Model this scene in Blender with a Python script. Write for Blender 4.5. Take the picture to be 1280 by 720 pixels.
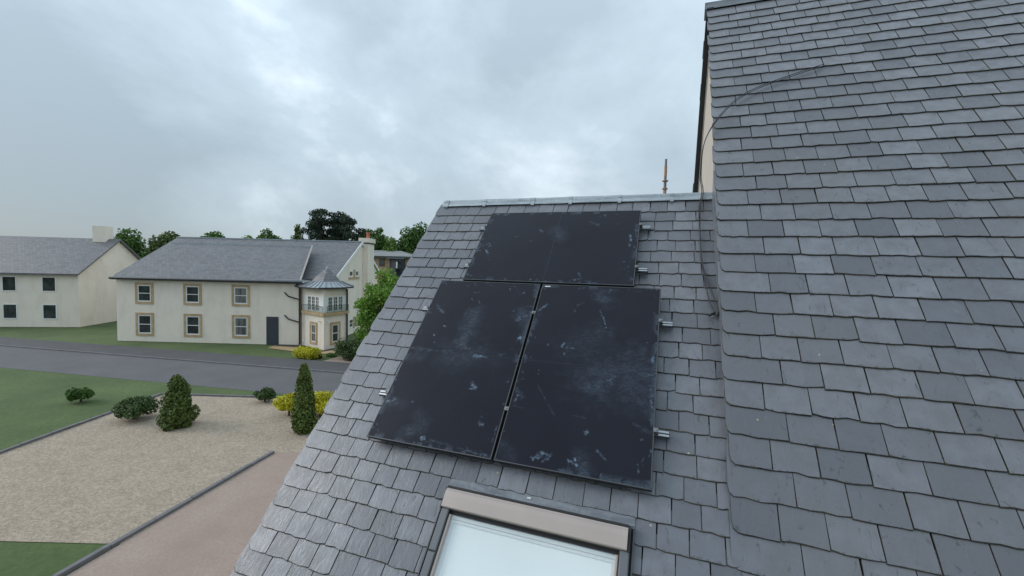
import bpy, bmesh, math, random
import numpy as np
from mathutils import Matrix, Vector

for _o in list(bpy.data.objects):
    bpy.data.objects.remove(_o)
SC = bpy.context.scene
COL = SC.collection
R = math.radians

# ------------------------------------------------------------------ camera
CAMZ = 6.3
cam_data = bpy.data.cameras.new('camera')
cam = bpy.data.objects.new('camera', cam_data)
COL.objects.link(cam)
cam_data.sensor_width = 36.0
cam_data.lens = 529.3 / 1280 * 36.0
cam_data.clip_start = 0.05
cam_data.clip_end = 3000
_right = Vector((0.94155, 0.335955, 0.024863))
_down = Vector((0.040485, -0.039575, -0.998396))
_fwd = Vector((-0.334432, 0.941046, -0.050862))
cam.matrix_world = Matrix(((_right.x, -_down.x, -_fwd.x, 0), (_right.y, -_down.y, -_fwd.y, 0),
                           (_right.z, -_down.z, -_fwd.z, CAMZ), (0, 0, 0, 1)))
SC.camera = cam

# ------------------------------------------------------------------ world: daylight sky under a broken grey overcast
SUN_EL, SUN_AZ = 27.0, 252.0        # degrees; azimuth clockwise from +Y
world = bpy.data.worlds.new('World')
SC.world = world
world.use_nodes = True
wn = world.node_tree
wn.nodes.clear()


def wnode(t, **kw):
    n = wn.nodes.new(t)
    for k, v in kw.items():
        setattr(n, k, v)
    return n


wout = wnode('ShaderNodeOutputWorld')
wbg = wnode('ShaderNodeBackground')
wbg.inputs['Strength'].default_value = 0.1
sky = wnode('ShaderNodeTexSky', sky_type='NISHITA')
sky.sun_disc = False
sky.sun_elevation = R(SUN_EL)
sky.sun_rotation = R(SUN_AZ)
wtc = wnode('ShaderNodeTexCoord')
wmap = wnode('ShaderNodeMapping')
wmap.inputs['Scale'].default_value = (1.0, 1.0, 1.5)
wmap.inputs['Location'].default_value = (-2.78, -1.12, 4.36)
n1 = wnode('ShaderNodeTexNoise')
n1.inputs['Scale'].default_value = 1.6
n1.inputs['Detail'].default_value = 9.0
n1.inputs['Roughness'].default_value = 0.57
n1.inputs['Distortion'].default_value = 0.2
n2 = wnode('ShaderNodeTexNoise')
n2.inputs['Scale'].default_value = 0.85
n2.inputs['Detail'].default_value = 3.0
mixn = wnode('ShaderNodeMath', operation='MULTIPLY_ADD')
mixn.inputs[1].default_value = 0.62
addn = wnode('ShaderNodeMath', operation='MULTIPLY')
addn.inputs[1].default_value = 0.38
ramp = wnode('ShaderNodeValToRGB')
ramp.color_ramp.elements[0].position = 0.42
ramp.color_ramp.elements[0].color = (1.95, 2.40, 2.74, 1)
ramp.color_ramp.elements[1].position = 0.64
ramp.color_ramp.elements[1].color = (4.9, 5.45, 5.9, 1)
e = ramp.color_ramp.elements.new(0.53)
e.color = (2.7, 3.26, 3.68, 1)
cmix = wnode('ShaderNodeMixRGB')
cmix.inputs['Fac'].default_value = 0.93
L_ = wn.links.new
L_(wtc.outputs['Generated'], wmap.inputs['Vector'])
L_(wmap.outputs[0], n1.inputs['Vector'])
L_(wmap.outputs[0], n2.inputs['Vector'])
L_(n2.outputs['Fac'], addn.inputs[0])
L_(n1.outputs['Fac'], mixn.inputs[0])
L_(addn.outputs[0], mixn.inputs[2])
L_(mixn.outputs[0], ramp.inputs['Fac'])
L_(sky.outputs[0], cmix.inputs['Color1'])
L_(ramp.outputs[0], cmix.inputs['Color2'])
# an overcast sky brightens smoothly towards the zenith
wsep = wnode('ShaderNodeSeparateXYZ')
L_(wtc.outputs['Generated'], wsep.inputs[0])
wel = wnode('ShaderNodeMapRange')
wel.inputs[1].default_value, wel.inputs[2].default_value = 0.0, 1.0
wel.inputs[3].default_value, wel.inputs[4].default_value = 0.9, 2.1
L_(wsep.outputs[2], wel.inputs[0])
wmul = wnode('ShaderNodeMixRGB', blend_type='MULTIPLY')
wmul.inputs['Fac'].default_value = 1.0
L_(cmix.outputs[0], wmul.inputs['Color1'])
L_(wel.outputs[0], wmul.inputs['Color2'])
L_(wmul.outputs[0], wbg.inputs['Color'])
L_(wbg.outputs[0], wout.inputs['Surface'])

sun_d = bpy.data.lights.new('sun', 'SUN')
sun_d.energy = 0.95
sun_d.angle = R(30)
sun_d.color = (1.0, 0.975, 0.95)
sun = bpy.data.objects.new('sun', sun_d)
COL.objects.link(sun)
_sd = Vector((math.sin(R(SUN_AZ)) * math.cos(R(SUN_EL)), math.cos(R(SUN_AZ)) * math.cos(R(SUN_EL)), math.sin(R(SUN_EL))))
sun.rotation_euler = _sd.to_track_quat('Z', 'Y').to_euler()
sun.location = (0, 0, 40)

SC.view_settings.view_transform = 'Standard'
SC.view_settings.look = 'None'
SC.view_settings.exposure = 0.85
SC.view_settings.gamma = 1.0
SC.render.engine = 'CYCLES'

# ------------------------------------------------------------------ frames of reference
TH = R(46.0)                                   # pitch of the lower roof
CT, ST = math.cos(TH), math.sin(TH)
O = Vector((-2.3016, 4.1529, CAMZ - 0.1697))   # upper left corner of the lower left panel
YAW = R(19.5644)                               # the street runs across this heading


def PF(u, v, n):
    return O + Vector((u, v * CT - n * ST, v * ST + n * CT))


def yw(x, y, z=0.0):
    return Vector((x * math.cos(YAW) - y * math.sin(YAW), x * math.sin(YAW) + y * math.cos(YAW), z))


# ------------------------------------------------------------------ materials
MATS = {}


def new_mat(name):
    m = bpy.data.materials.new(name)
    m.use_nodes = True
    nt = m.node_tree
    return m, nt, nt.nodes['Principled BSDF']


def N(nt, t, **kw):
    n = nt.nodes.new(t)
    for k, v in kw.items():
        if k in n.inputs:
            n.inputs[k].default_value = v
        else:
            setattr(n, k, v)
    return n


def mix(nt, fac, a, b, mode='MIX'):
    n = nt.nodes.new('ShaderNodeMixRGB')
    n.blend_type = mode
    for sock, val in (('Fac', fac), ('Color1', a), ('Color2', b)):
        if isinstance(val, (int, float)):
            n.inputs[sock].default_value = val
        elif isinstance(val, tuple):
            n.inputs[sock].default_value = (*val, 1)
        else:
            nt.links.new(val, n.inputs[sock])
    return n.outputs[0]


def rng_map(nt, val, a, b, c=0.0, d=1.0):
    n = nt.nodes.new('ShaderNodeMapRange')
    nt.links.new(val, n.inputs[0])
    n.inputs[1].default_value, n.inputs[2].default_value = a, b
    n.inputs[3].default_value, n.inputs[4].default_value = c, d
    return n.outputs[0]


def math_(nt, op, a, b=None):
    n = nt.nodes.new('ShaderNodeMath')
    n.operation = op
    for i, v in enumerate((a, b)):
        if v is None:
            continue
        if isinstance(v, (int, float)):
            n.inputs[i].default_value = v
        else:
            nt.links.new(v, n.inputs[i])
    return n.outputs[0]


def noise(nt, vec, scale, detail=4, rough=0.55, dist=0.0):
    n = N(nt, 'ShaderNodeTexNoise', Scale=scale, Detail=detail, Roughness=rough, Distortion=dist)
    if vec is not None:
        nt.links.new(vec, n.inputs['Vector'])
    return n.outputs['Fac']


def mapping(nt, vec, scale=(1, 1, 1), rot=(0, 0, 0), loc=(0, 0, 0)):
    n = nt.nodes.new('ShaderNodeMapping')
    n.inputs['Scale'].default_value = scale
    n.inputs['Rotation'].default_value = rot
    n.inputs['Location'].default_value = loc
    nt.links.new(vec, n.inputs['Vector'])
    return n.outputs[0]


def bump(nt, bsdf, height, strength=0.4, dist=0.01):
    b = N(nt, 'ShaderNodeBump')
    b.inputs['Strength'].default_value = strength
    b.inputs['Distance'].default_value = dist
    nt.links.new(height, b.inputs['Height'])
    nt.links.new(b.outputs[0], bsdf.inputs['Normal'])


def plain(name, col, rough=0.6, metal=0.0, var=0.12, scale=6.0, bmp=0.0, bscale=40.0, spec=0.5, coord='Object'):
    """A surface of one colour with uneven tone and a little relief."""
    m, nt, b = new_mat(name)
    tc = nt.nodes.new('ShaderNodeTexCoord').outputs[coord]
    f = rng_map(nt, noise(nt, tc, scale, 5), 0.3, 0.7)
    dark = tuple(c * (1 - var) for c in col)
    lite = tuple(min(1, c * (1 + var)) for c in col)
    nt.links.new(mix(nt, f, dark, lite), b.inputs['Base Color'])
    b.inputs['Roughness'].default_value = rough
    b.inputs['Metallic'].default_value = metal
    b.inputs['Specular IOR Level'].default_value = spec
    if bmp:
        bump(nt, b, noise(nt, tc, bscale, 3), bmp, 0.01)
    MATS[name] = m
    return m


def slate_material():
    m, nt, b = new_mat('slate')
    geo = nt.nodes.new('ShaderNodeNewGeometry')
    oi = nt.nodes.new('ShaderNodeObjectInfo').outputs['Random']
    at = N(nt, 'ShaderNodeAttribute', attribute_name='tone').outputs['Fac']
    rnd = math_(nt, 'FRACT', math_(nt, 'ADD', math_(nt, 'MULTIPLY', oi, 7.31), at))
    pos = geo.outputs['Position']
    # slope-aligned coordinates so that the riven grain runs slanting down each slate
    gv = mapping(nt, pos, (1, 1, 1), (-TH, 0, 0))
    gs = nt.nodes.new('ShaderNodeVectorMath')
    gs.operation = 'ADD'
    nt.links.new(gv, gs.inputs[0])
    cmb = nt.nodes.new('ShaderNodeCombineXYZ')
    nt.links.new(math_(nt, 'MULTIPLY', rnd, 37.0), cmb.inputs[0])
    nt.links.new(math_(nt, 'MULTIPLY', rnd, 91.0), cmb.inputs[2])
    nt.links.new(cmb.outputs[0], gs.inputs[1])
    local = gs.outputs[0]
    grain = mapping(nt, local, (17, 7.5, 12), (0, 0, R(-38)))
    ridge = noise(nt, grain, 1.0, 7, 0.66, 1.5)
    soft = noise(nt, local, 9.0, 4)
    big = noise(nt, pos, 0.9, 3)
    col = mix(nt, rnd, (0.078, 0.084, 0.102), (0.172, 0.179, 0.204))
    col = mix(nt, rng_map(nt, soft, 0.35, 0.7, 0.0, 0.55), col, (0.080, 0.080, 0.090))
    col = mix(nt, rng_map(nt, big, 0.4, 0.65, 0.0, 0.4), col, (0.128, 0.126, 0.13))
    # dark riven cracks
    crk = rng_map(nt, ridge, 0.30, 0.40, 1.0, 0.0)
    col = mix(nt, math_(nt, 'MULTIPLY', crk, 0.8), col, (0.03, 0.031, 0.034))
    pale = rng_map(nt, ridge, 0.62, 0.74, 0.0, 0.35)
    col = mix(nt, pale, col, (0.21, 0.215, 0.235))
    # dark ragged staining that has settled along the tails and side joints
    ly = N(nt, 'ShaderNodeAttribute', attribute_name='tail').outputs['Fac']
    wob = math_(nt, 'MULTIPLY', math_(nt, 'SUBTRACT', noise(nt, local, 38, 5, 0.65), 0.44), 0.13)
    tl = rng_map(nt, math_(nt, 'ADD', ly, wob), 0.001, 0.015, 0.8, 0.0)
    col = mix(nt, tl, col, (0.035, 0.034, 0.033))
    # rusty and mossy staining, patchy over the roof
    st = rng_map(nt, noise(nt, mapping(nt, pos, (3, 3, 3)), 1.6, 6, 0.7), 0.62, 0.75, 0.0, 0.45)
    col = mix(nt, st, col, (0.085, 0.078, 0.06))
    # small dots of pale yellow lichen
    v = N(nt, 'ShaderNodeTexVoronoi', Scale=9.0)
    nt.links.new(pos, v.inputs['Vector'])
    sep = nt.nodes.new('ShaderNodeSeparateColor')
    nt.links.new(v.outputs['Color'], sep.inputs[0])
    dot = math_(nt, 'MULTIPLY', rng_map(nt, v.outputs['Distance'], 0.05, 0.075, 1.0, 0.0), rng_map(nt, sep.outputs[0], 0.84, 0.87))
    col = mix(nt, math_(nt, 'MULTIPLY', dot, 0.75), col, (0.42, 0.41, 0.2))
    v2 = N(nt, 'ShaderNodeTexVoronoi', Scale=34.0)
    nt.links.new(pos, v2.inputs['Vector'])
    sep2 = nt.nodes.new('ShaderNodeSeparateColor')
    nt.links.new(v2.outputs['Color'], sep2.inputs[0])
    spk = math_(nt, 'MULTIPLY', rng_map(nt, v2.outputs['Distance'], 0.1, 0.16, 1.0, 0.0), rng_map(nt, sep2.outputs[1], 0.82, 0.85))
    col = mix(nt, math_(nt, 'MULTIPLY', spk, 0.5), col, (0.035, 0.035, 0.035))
    nt.links.new(col, b.inputs['Base Color'])
    nt.links.new(rng_map(nt, soft, 0.3, 0.7, 0.30, 0.46), b.inputs['Roughness'])
    b.inputs['Specular IOR Level'].default_value = 0.8
    hgt = math_(nt, 'ADD', math_(nt, 'MULTIPLY', ridge, 1.0), math_(nt, 'MULTIPLY', noise(nt, local, 90, 4), 0.25))
    bump(nt, b, hgt, 0.28, 0.011)
    MATS['slate'] = m
    m, nt, b = new_mat('slate_edge')
    pos = nt.nodes.new('ShaderNodeNewGeometry').outputs['Position']
    f = noise(nt, pos, 12, 6, 0.7)
    c = mix(nt, rng_map(nt, f, 0.4, 0.65), (0.018, 0.018, 0.02), (0.07, 0.06, 0.038))
    c = mix(nt, rng_map(nt, noise(nt, pos, 2.2, 3), 0.5, 0.68, 0, 0.6), c, (0.1, 0.085, 0.05))
    nt.links.new(c, b.inputs['Base Color'])
    b.inputs['Roughness'].default_value = 0.85
    bump(nt, b, noise(nt, pos, 150, 4), 0.5, 0.006)
    MATS['slate_edge'] = m


def leaf_material(name, dark, lite, scale=0.9, rough=0.55, trans=0.0):
    m, nt, b = new_mat(name)
    at = N(nt, 'ShaderNodeAttribute', attribute_name='tone').outputs['Fac']
    pos = nt.nodes.new('ShaderNodeNewGeometry').outputs['Position']
    f = math_(nt, 'ADD', math_(nt, 'MULTIPLY', at, 0.6), math_(nt, 'MULTIPLY', rng_map(nt, noise(nt, pos, scale, 3), 0.3, 0.7), 0.4))
    nt.links.new(mix(nt, f, dark, lite), b.inputs['Base Color'])
    b.inputs['Roughness'].default_value = rough
    b.inputs['Specular IOR Level'].default_value = 0.3
    if trans:
        tr = nt.nodes.new('ShaderNodeBsdfTranslucent')
        nt.links.new(mix(nt, f, tuple(c * 1.1 for c in dark), tuple(c * 1.2 for c in lite)), tr.inputs['Color'])
        mx = nt.nodes.new('ShaderNodeMixShader')
        mx.inputs[0].default_value = trans
        nt.links.new(b.outputs[0], mx.inputs[1])
        nt.links.new(tr.outputs[0], mx.inputs[2])
        nt.links.new(mx.outputs[0], nt.nodes['Material Output'].inputs['Surface'])
    MATS[name] = m


def panel_glass_material():
    m, nt, b = new_mat('panel_glass')
    tc = nt.nodes.new('ShaderNodeTexCoord').outputs['Object']
    dust = N(nt, 'ShaderNodeAttribute', attribute_name='dust').outputs['Fac']
    sx = nt.nodes.new('ShaderNodeSeparateXYZ')
    nt.links.new(tc, sx.inputs[0])
    # faint rows of cells and the dark busbar gaps between them
    def grid(o, pitch, wdt):
        fr = math_(nt, 'FRACT', math_(nt, 'DIVIDE', o, pitch))
        d = math_(nt, 'ABSOLUTE', math_(nt, 'SUBTRACT', fr, 0.5))
        return rng_map(nt, d, 0.5 - wdt, 0.5 - wdt * 0.5)
    g = math_(nt, 'MAXIMUM', grid(sx.outputs[0], 0.1822, 0.012), grid(sx.outputs[1], 0.0911, 0.02))
    base = mix(nt, math_(nt, 'MULTIPLY', g, 0.5), (0.0065, 0.0058, 0.0120), (0.0090, 0.0080, 0.0130))
    film = rng_map(nt, noise(nt, mapping(nt, tc, (1, 1, 1)), 1.7, 4, 0.6), 0.35, 0.7, 0.0, 0.010)
    fine = noise(nt, mapping(nt, tc, (1, 1, 1)), 70, 6, 0.75, 1.5)
    streak = noise(nt, mapping(nt, tc, (16, 90, 10), (0, 0, R(35))), 1.0, 6, 0.7, 2.0)
    tex = rng_map(nt, math_(nt, 'ADD', math_(nt, 'MULTIPLY', fine, 0.5), math_(nt, 'MULTIPLY', streak, 0.5)), 0.42, 0.58, 0.12, 1.0)
    dd = math_(nt, 'MULTIPLY', dust, tex)
    # stray specks
    v = N(nt, 'ShaderNodeTexVoronoi', Scale=26.0)
    nt.links.new(tc, v.inputs['Vector'])
    sep = nt.nodes.new('ShaderNodeSeparateColor')
    nt.links.new(v.outputs['Color'], sep.inputs[0])
    spk = math_(nt, 'MULTIPLY', rng_map(nt, v.outputs['Distance'], 0.03, 0.09, 1.0, 0.0), rng_map(nt, sep.outputs[0], 0.93, 0.95))
    dd = math_(nt, 'MINIMUM', math_(nt, 'ADD', math_(nt, 'ADD', dd, film), math_(nt, 'MULTIPLY', spk, 0.25)), 1.0)
    nt.links.new(mix(nt, dd, base, (0.24, 0.345, 0.46)), b.inputs['Base Color'])
    nt.links.new(rng_map(nt, dd, 0.0, 0.4, 0.16, 0.6), b.inputs['Roughness'])
    b.inputs['Specular IOR Level'].default_value = 0.25
    bump(nt, b, noise(nt, tc, 900, 2), 0.04, 0.002)
    MATS['panel_glass'] = m


def facade_material():
    m, nt, b = new_mat('harling')
    tc = nt.nodes.new('ShaderNodeTexCoord').outputs['Object']
    c = mix(nt, rng_map(nt, noise(nt, tc, 0.7, 5, 0.6), 0.3, 0.7), (0.85, 0.75, 0.645), (0.9, 0.81, 0.705))
    run = noise(nt, mapping(nt, tc, (1.3, 1.3, 0.5)), 1.0, 7, 0.7)
    c = mix(nt, rng_map(nt, run, 0.48, 0.7, 0.0, 0.4), c, (0.6, 0.52, 0.43))
    c = mix(nt, rng_map(nt, noise(nt, tc, 22, 4), 0.3, 0.7, 0.0, 0.2), c, (0.4, 0.37, 0.32))
    nt.links.new(c, b.inputs['Base Color'])
    b.inputs['Roughness'].default_value = 0.95
    bump(nt, b, noise(nt, tc, 60, 4), 0.6, 0.02)
    MATS['harling'] = m


def far_slate_material():
    m, nt, b = new_mat('far_slate')
    tc = nt.nodes.new('ShaderNodeTexCoord').outputs['UV']
    br = N(nt, 'ShaderNodeTexBrick', Scale=1.0)
    br.inputs['Color1'].default_value = (0.098, 0.1, 0.108, 1)
    br.inputs['Color2'].default_value = (0.17, 0.17, 0.178, 1)
    br.inputs['Mortar'].default_value = (0.05, 0.05, 0.055, 1)
    br.inputs['Mortar Size'].default_value = 0.012
    br.inputs['Mortar Smooth'].default_value = 0.3
    br.inputs['Brick Width'].default_value = 0.3
    br.inputs['Row Height'].default_value = 0.2
    nt.links.new(tc, br.inputs['Vector'])
    blot = noise(nt, tc, 1.1, 5, 0.7)
    c = mix(nt, rng_map(nt, blot, 0.42, 0.7, 0.0, 0.65), br.outputs['Color'], (0.15, 0.138, 0.145))
    c = mix(nt, rng_map(nt, noise(nt, tc, 3.5, 4, 0.7), 0.55, 0.75, 0.0, 0.5), c, (0.075, 0.07, 0.066))
    nt.links.new(c, b.inputs['Base Color'])
    b.inputs['Roughness'].default_value = 0.55
    bump(nt, b, br.outputs['Fac'], -0.4, 0.03)
    MATS['far_slate'] = m


def brick_material():
    m, nt, b = new_mat('brick')
    tc = nt.nodes.new('ShaderNodeTexCoord').outputs['UV']
    br = N(nt, 'ShaderNodeTexBrick', Scale=1.0)
    br.inputs['Color1'].default_value = (0.36, 0.20, 0.11, 1)
    br.inputs['Color2'].default_value = (0.5, 0.31, 0.18, 1)
    br.inputs['Mortar'].default_value = (0.35, 0.3, 0.25, 1)
    br.inputs['Mortar Size'].default_value = 0.012
    br.inputs['Brick Width'].default_value = 0.45
    br.inputs['Row Height'].default_value = 0.15
    nt.links.new(tc, br.inputs['Vector'])
    nt.links.new(br.outputs['Color'], b.inputs['Base Color'])
    b.inputs['Roughness'].default_value = 0.9
    bump(nt, b, br.outputs['Fac'], -0.3, 0.02)
    MATS['brick'] = m


def ground_material(name, cols, scale, fine, rough=0.95, bmp=0.5, speck=None):
    m, nt, b = new_mat(name)
    tc = nt.nodes.new('ShaderNodeNewGeometry').outputs['Position']
    c = mix(nt, rng_map(nt, noise(nt, tc, scale, 6, 0.6), 0.3, 0.7), cols[0], cols[1])
    c = mix(nt, rng_map(nt, noise(nt, tc, fine, 4, 0.7), 0.35, 0.65, 0.0, 0.6), c, cols[2])
    if speck:
        v = N(nt, 'ShaderNodeTexVoronoi', Scale=speck)
        nt.links.new(tc, v.inputs['Vector'])
        hs = nt.nodes.new('ShaderNodeSeparateColor')
        nt.links.new(v.outputs['Color'], hs.inputs[0])
        c = mix(nt, rng_map(nt, hs.outputs[0], 0.0, 1.0, 0.0, 0.5), c, tuple(min(1, k * 1.7) for k in cols[1]))
    nt.links.new(c, b.inputs['Base Color'])
    b.inputs['Roughness'].default_value = rough
    bump(nt, b, noise(nt, tc, fine * 2, 3), bmp, 0.02)
    MATS[name] = m


def window_glass_material():
    m, nt, b = new_mat('window_glass')
    tc = nt.nodes.new('ShaderNodeTexCoord').outputs['Object']
    c = mix(nt, rng_map(nt, noise(nt, tc, 1.5, 3), 0.35, 0.65), (0.012, 0.014, 0.016), (0.05, 0.055, 0.06))
    oi = nt.nodes.new('ShaderNodeObjectInfo').outputs['Random']
    net = noise(nt, mapping(nt, tc, (9, 9, 0.4)), 1.0, 2)
    c = mix(nt, math_(nt, 'MULTIPLY', rng_map(nt, oi, 0.45, 0.6), rng_map(nt, net, 0.4, 0.6, 0.3, 0.9)), c, (0.24, 0.24, 0.225))
    nt.links.new(c, b.inputs['Base Color'])
    b.inputs['Roughness'].default_value = 0.06
    MATS['window_glass'] = m


def clear_glass_material(name, tint, refl):
    m, nt, b = new_mat(name)
    b.inputs['Base Color'].default_value = (0.02, 0.02, 0.02, 1)
    b.inputs['Roughness'].default_value = 0.05
    t = nt.nodes.new('ShaderNodeBsdfTransparent')
    t.inputs['Color'].default_value = (*tint, 1)
    g = nt.nodes.new('ShaderNodeBsdfGlossy')
    g.inputs['Roughness'].default_value = 0.04
    lw = N(nt, 'ShaderNodeLayerWeight', Blend=0.5)
    fr = rng_map(nt, math_(nt, 'POWER', lw.outputs['Facing'], 3.5), 0.0, 1.0, refl, 0.6)
    mx = nt.nodes.new('ShaderNodeMixShader')
    nt.links.new(fr, mx.inputs[0])
    nt.links.new(t.outputs[0], mx.inputs[1])
    nt.links.new(g.outputs[0], mx.inputs[2])
    nt.links.new(mx.outputs[0], nt.nodes['Material Output'].inputs['Surface'])
    MATS[name] = m


def lead_material(name, dark, lite, rough, metal):
    m, nt, b = new_mat(name)
    tc = nt.nodes.new('ShaderNodeTexCoord').outputs['Object']
    f = noise(nt, mapping(nt, tc, (2.0, 9, 9)), 1.5, 6, 0.7, 0.8)
    c = mix(nt, rng_map(nt, f, 0.35, 0.65), dark, lite)
    c = mix(nt, rng_map(nt, noise(nt, tc, 30, 5, 0.7), 0.55, 0.7, 0.0, 0.4), c, tuple(min(1, k * 1.5) for k in lite))
    nt.links.new(c, b.inputs['Base Color'])
    b.inputs['Roughness'].default_value = rough
    b.inputs['Metallic'].default_value = metal
    bump(nt, b, noise(nt, tc, 14, 4), 0.35, 0.012)
    MATS[name] = m


slate_material()
panel_glass_material()
facade_material()
far_slate_material()
brick_material()
window_glass_material()
clear_glass_material('skylight_glass', (0.97, 0.985, 0.985), 0.12)
clear_glass_material('balcony_glass', (0.9, 0.93, 0.93), 0.06)
lead_material('lead', (0.25, 0.285, 0.31), (0.40, 0.45, 0.48), 0.5, 0.25)
lead_material('lead_dark', (0.11, 0.12, 0.135), (0.2, 0.215, 0.235), 0.45, 0.3)
plain('frame_black', (0.014, 0.014, 0.016), 0.6, 0.0, 0.2, 3)
plain('frame_edge', (0.075, 0.08, 0.09), 0.4, 0.3, 0.1, 3)
plain('aluminium', (0.42, 0.43, 0.44), 0.36, 0.9, 0.08, 9)
plain('clamp_metal', (0.2, 0.205, 0.21), 0.45, 0.7, 0.1, 9)
plain('black_plastic', (0.014, 0.014, 0.016), 0.5, 0.0, 0.2, 9)
plain('cable_sheath', (0.022, 0.022, 0.028), 0.5, 0.0, 0.15, 9)
plain('blue_tape', (0.03, 0.12, 0.5), 0.5)
plain('sticker', (0.65, 0.65, 0.62), 0.6)
plain('cover_beige', (0.385, 0.325, 0.295), 0.5, 0.15, 0.05, 2.5, 0.05, 60)
plain('cover_grey', (0.125, 0.13, 0.14), 0.45, 0.2, 0.12, 3)
plain('rubber', (0.012, 0.012, 0.013), 0.7)
plain('blind_fabric', (0.9, 0.91, 0.9), 0.9, 0, 0.03, 1.2)
plain('roof_deck', (0.022, 0.02, 0.018), 0.95, 0, 0.3, 8)
plain('render_tan', (0.49, 0.43, 0.38), 0.95, 0, 0.06, 2, 0.25, 90)
plain('barge_white', (0.74, 0.74, 0.72), 0.6, 0, 0.06, 2)
plain('sandstone', (0.46, 0.33, 0.19), 0.9, 0, 0.2, 3, 0.3, 30)
plain('skew_stone', (0.36, 0.345, 0.31), 0.9, 0, 0.2, 3, 0.3, 30)
plain('white_frame', (0.78, 0.78, 0.77), 0.4, 0, 0.03, 2)
plain('pipe_black', (0.02, 0.022, 0.027), 0.45)
plain('terracotta', (0.42, 0.13, 0.07), 0.85, 0, 0.2, 4)
plain('flat_roof', (0.22, 0.23, 0.225), 0.8, 0, 0.15, 0.6)
plain('dark_cladding', (0.035, 0.042, 0.058), 0.55, 0, 0.1, 1)
plain('fascia_dark', (0.06, 0.068, 0.072), 0.6)
plain('bark', (0.075, 0.058, 0.042), 0.95, 0, 0.3, 5, 0.6, 25)
plain('pine_bark', (0.10, 0.062, 0.042), 0.95, 0, 0.3, 2, 0.6, 25)
plain('mast_rust', (0.33, 0.19, 0.12), 0.8, 0.1, 0.3, 3)
plain('mast_grey', (0.16, 0.16, 0.165), 0.6, 0.2, 0.2, 3)
plain('rafter_dark', (0.03, 0.03, 0.034), 0.9, 0, 0.2, 5)
plain('kerb_stone', (0.15, 0.145, 0.15), 0.9, 0, 0.15, 4, 0.3, 30)
leaf_material('leaf_fresh', (0.045, 0.13, 0.018), (0.25, 0.42, 0.06), 0.8, 0.5, 0.25)
leaf_material('leaf_mid', (0.035, 0.085, 0.02), (0.12, 0.22, 0.045), 0.25, 0.6, 0.15)
leaf_material('leaf_light', (0.08, 0.16, 0.03), (0.2, 0.32, 0.07), 0.3, 0.6, 0.2)
leaf_material('leaf_olive', (0.05, 0.085, 0.025), (0.13, 0.18, 0.05), 0.3, 0.6, 0.15)
leaf_material('needle_dark', (0.018, 0.033, 0.022), (0.05, 0.075, 0.045), 0.3, 0.7)
leaf_material('conifer_green', (0.035, 0.065, 0.015), (0.15, 0.2, 0.045), 1.6, 0.7)
leaf_material('leaf_yellow', (0.28, 0.27, 0.015), (0.75, 0.70, 0.04), 2.0, 0.6, 0.15)
leaf_material('hedge_green', (0.028, 0.055, 0.016), (0.085, 0.14, 0.035), 1.2, 0.6)
ground_material('grass', ((0.055, 0.09, 0.022), (0.105, 0.15, 0.045), (0.04, 0.065, 0.018)), 0.35, 7)
ground_material('asphalt', ((0.105, 0.10, 0.105), (0.135, 0.13, 0.135), (0.085, 0.083, 0.088)), 0.6, 18, 0.9)
ground_material('tarmac_dark', ((0.07, 0.068, 0.072), (0.095, 0.092, 0.096), (0.06, 0.06, 0.063)), 0.6, 18, 0.9)
ground_material('pink_paving', ((0.30, 0.22, 0.18), (0.38, 0.29, 0.24), (0.26, 0.19, 0.16)), 0.8, 14)
ground_material('sand_path', ((0.42, 0.30, 0.16), (0.5, 0.37, 0.21), (0.38, 0.27, 0.15)), 0.9, 14)
ground_material('gravel', ((0.26, 0.21, 0.16), (0.36, 0.29, 0.22), (0.2, 0.16, 0.12)), 1.5, 30, 0.95, 1.0, 22)
ground_material('soil', ((0.05, 0.042, 0.035), (0.08, 0.065, 0.05), (0.035, 0.03, 0.026)), 1.2, 20)


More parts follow.
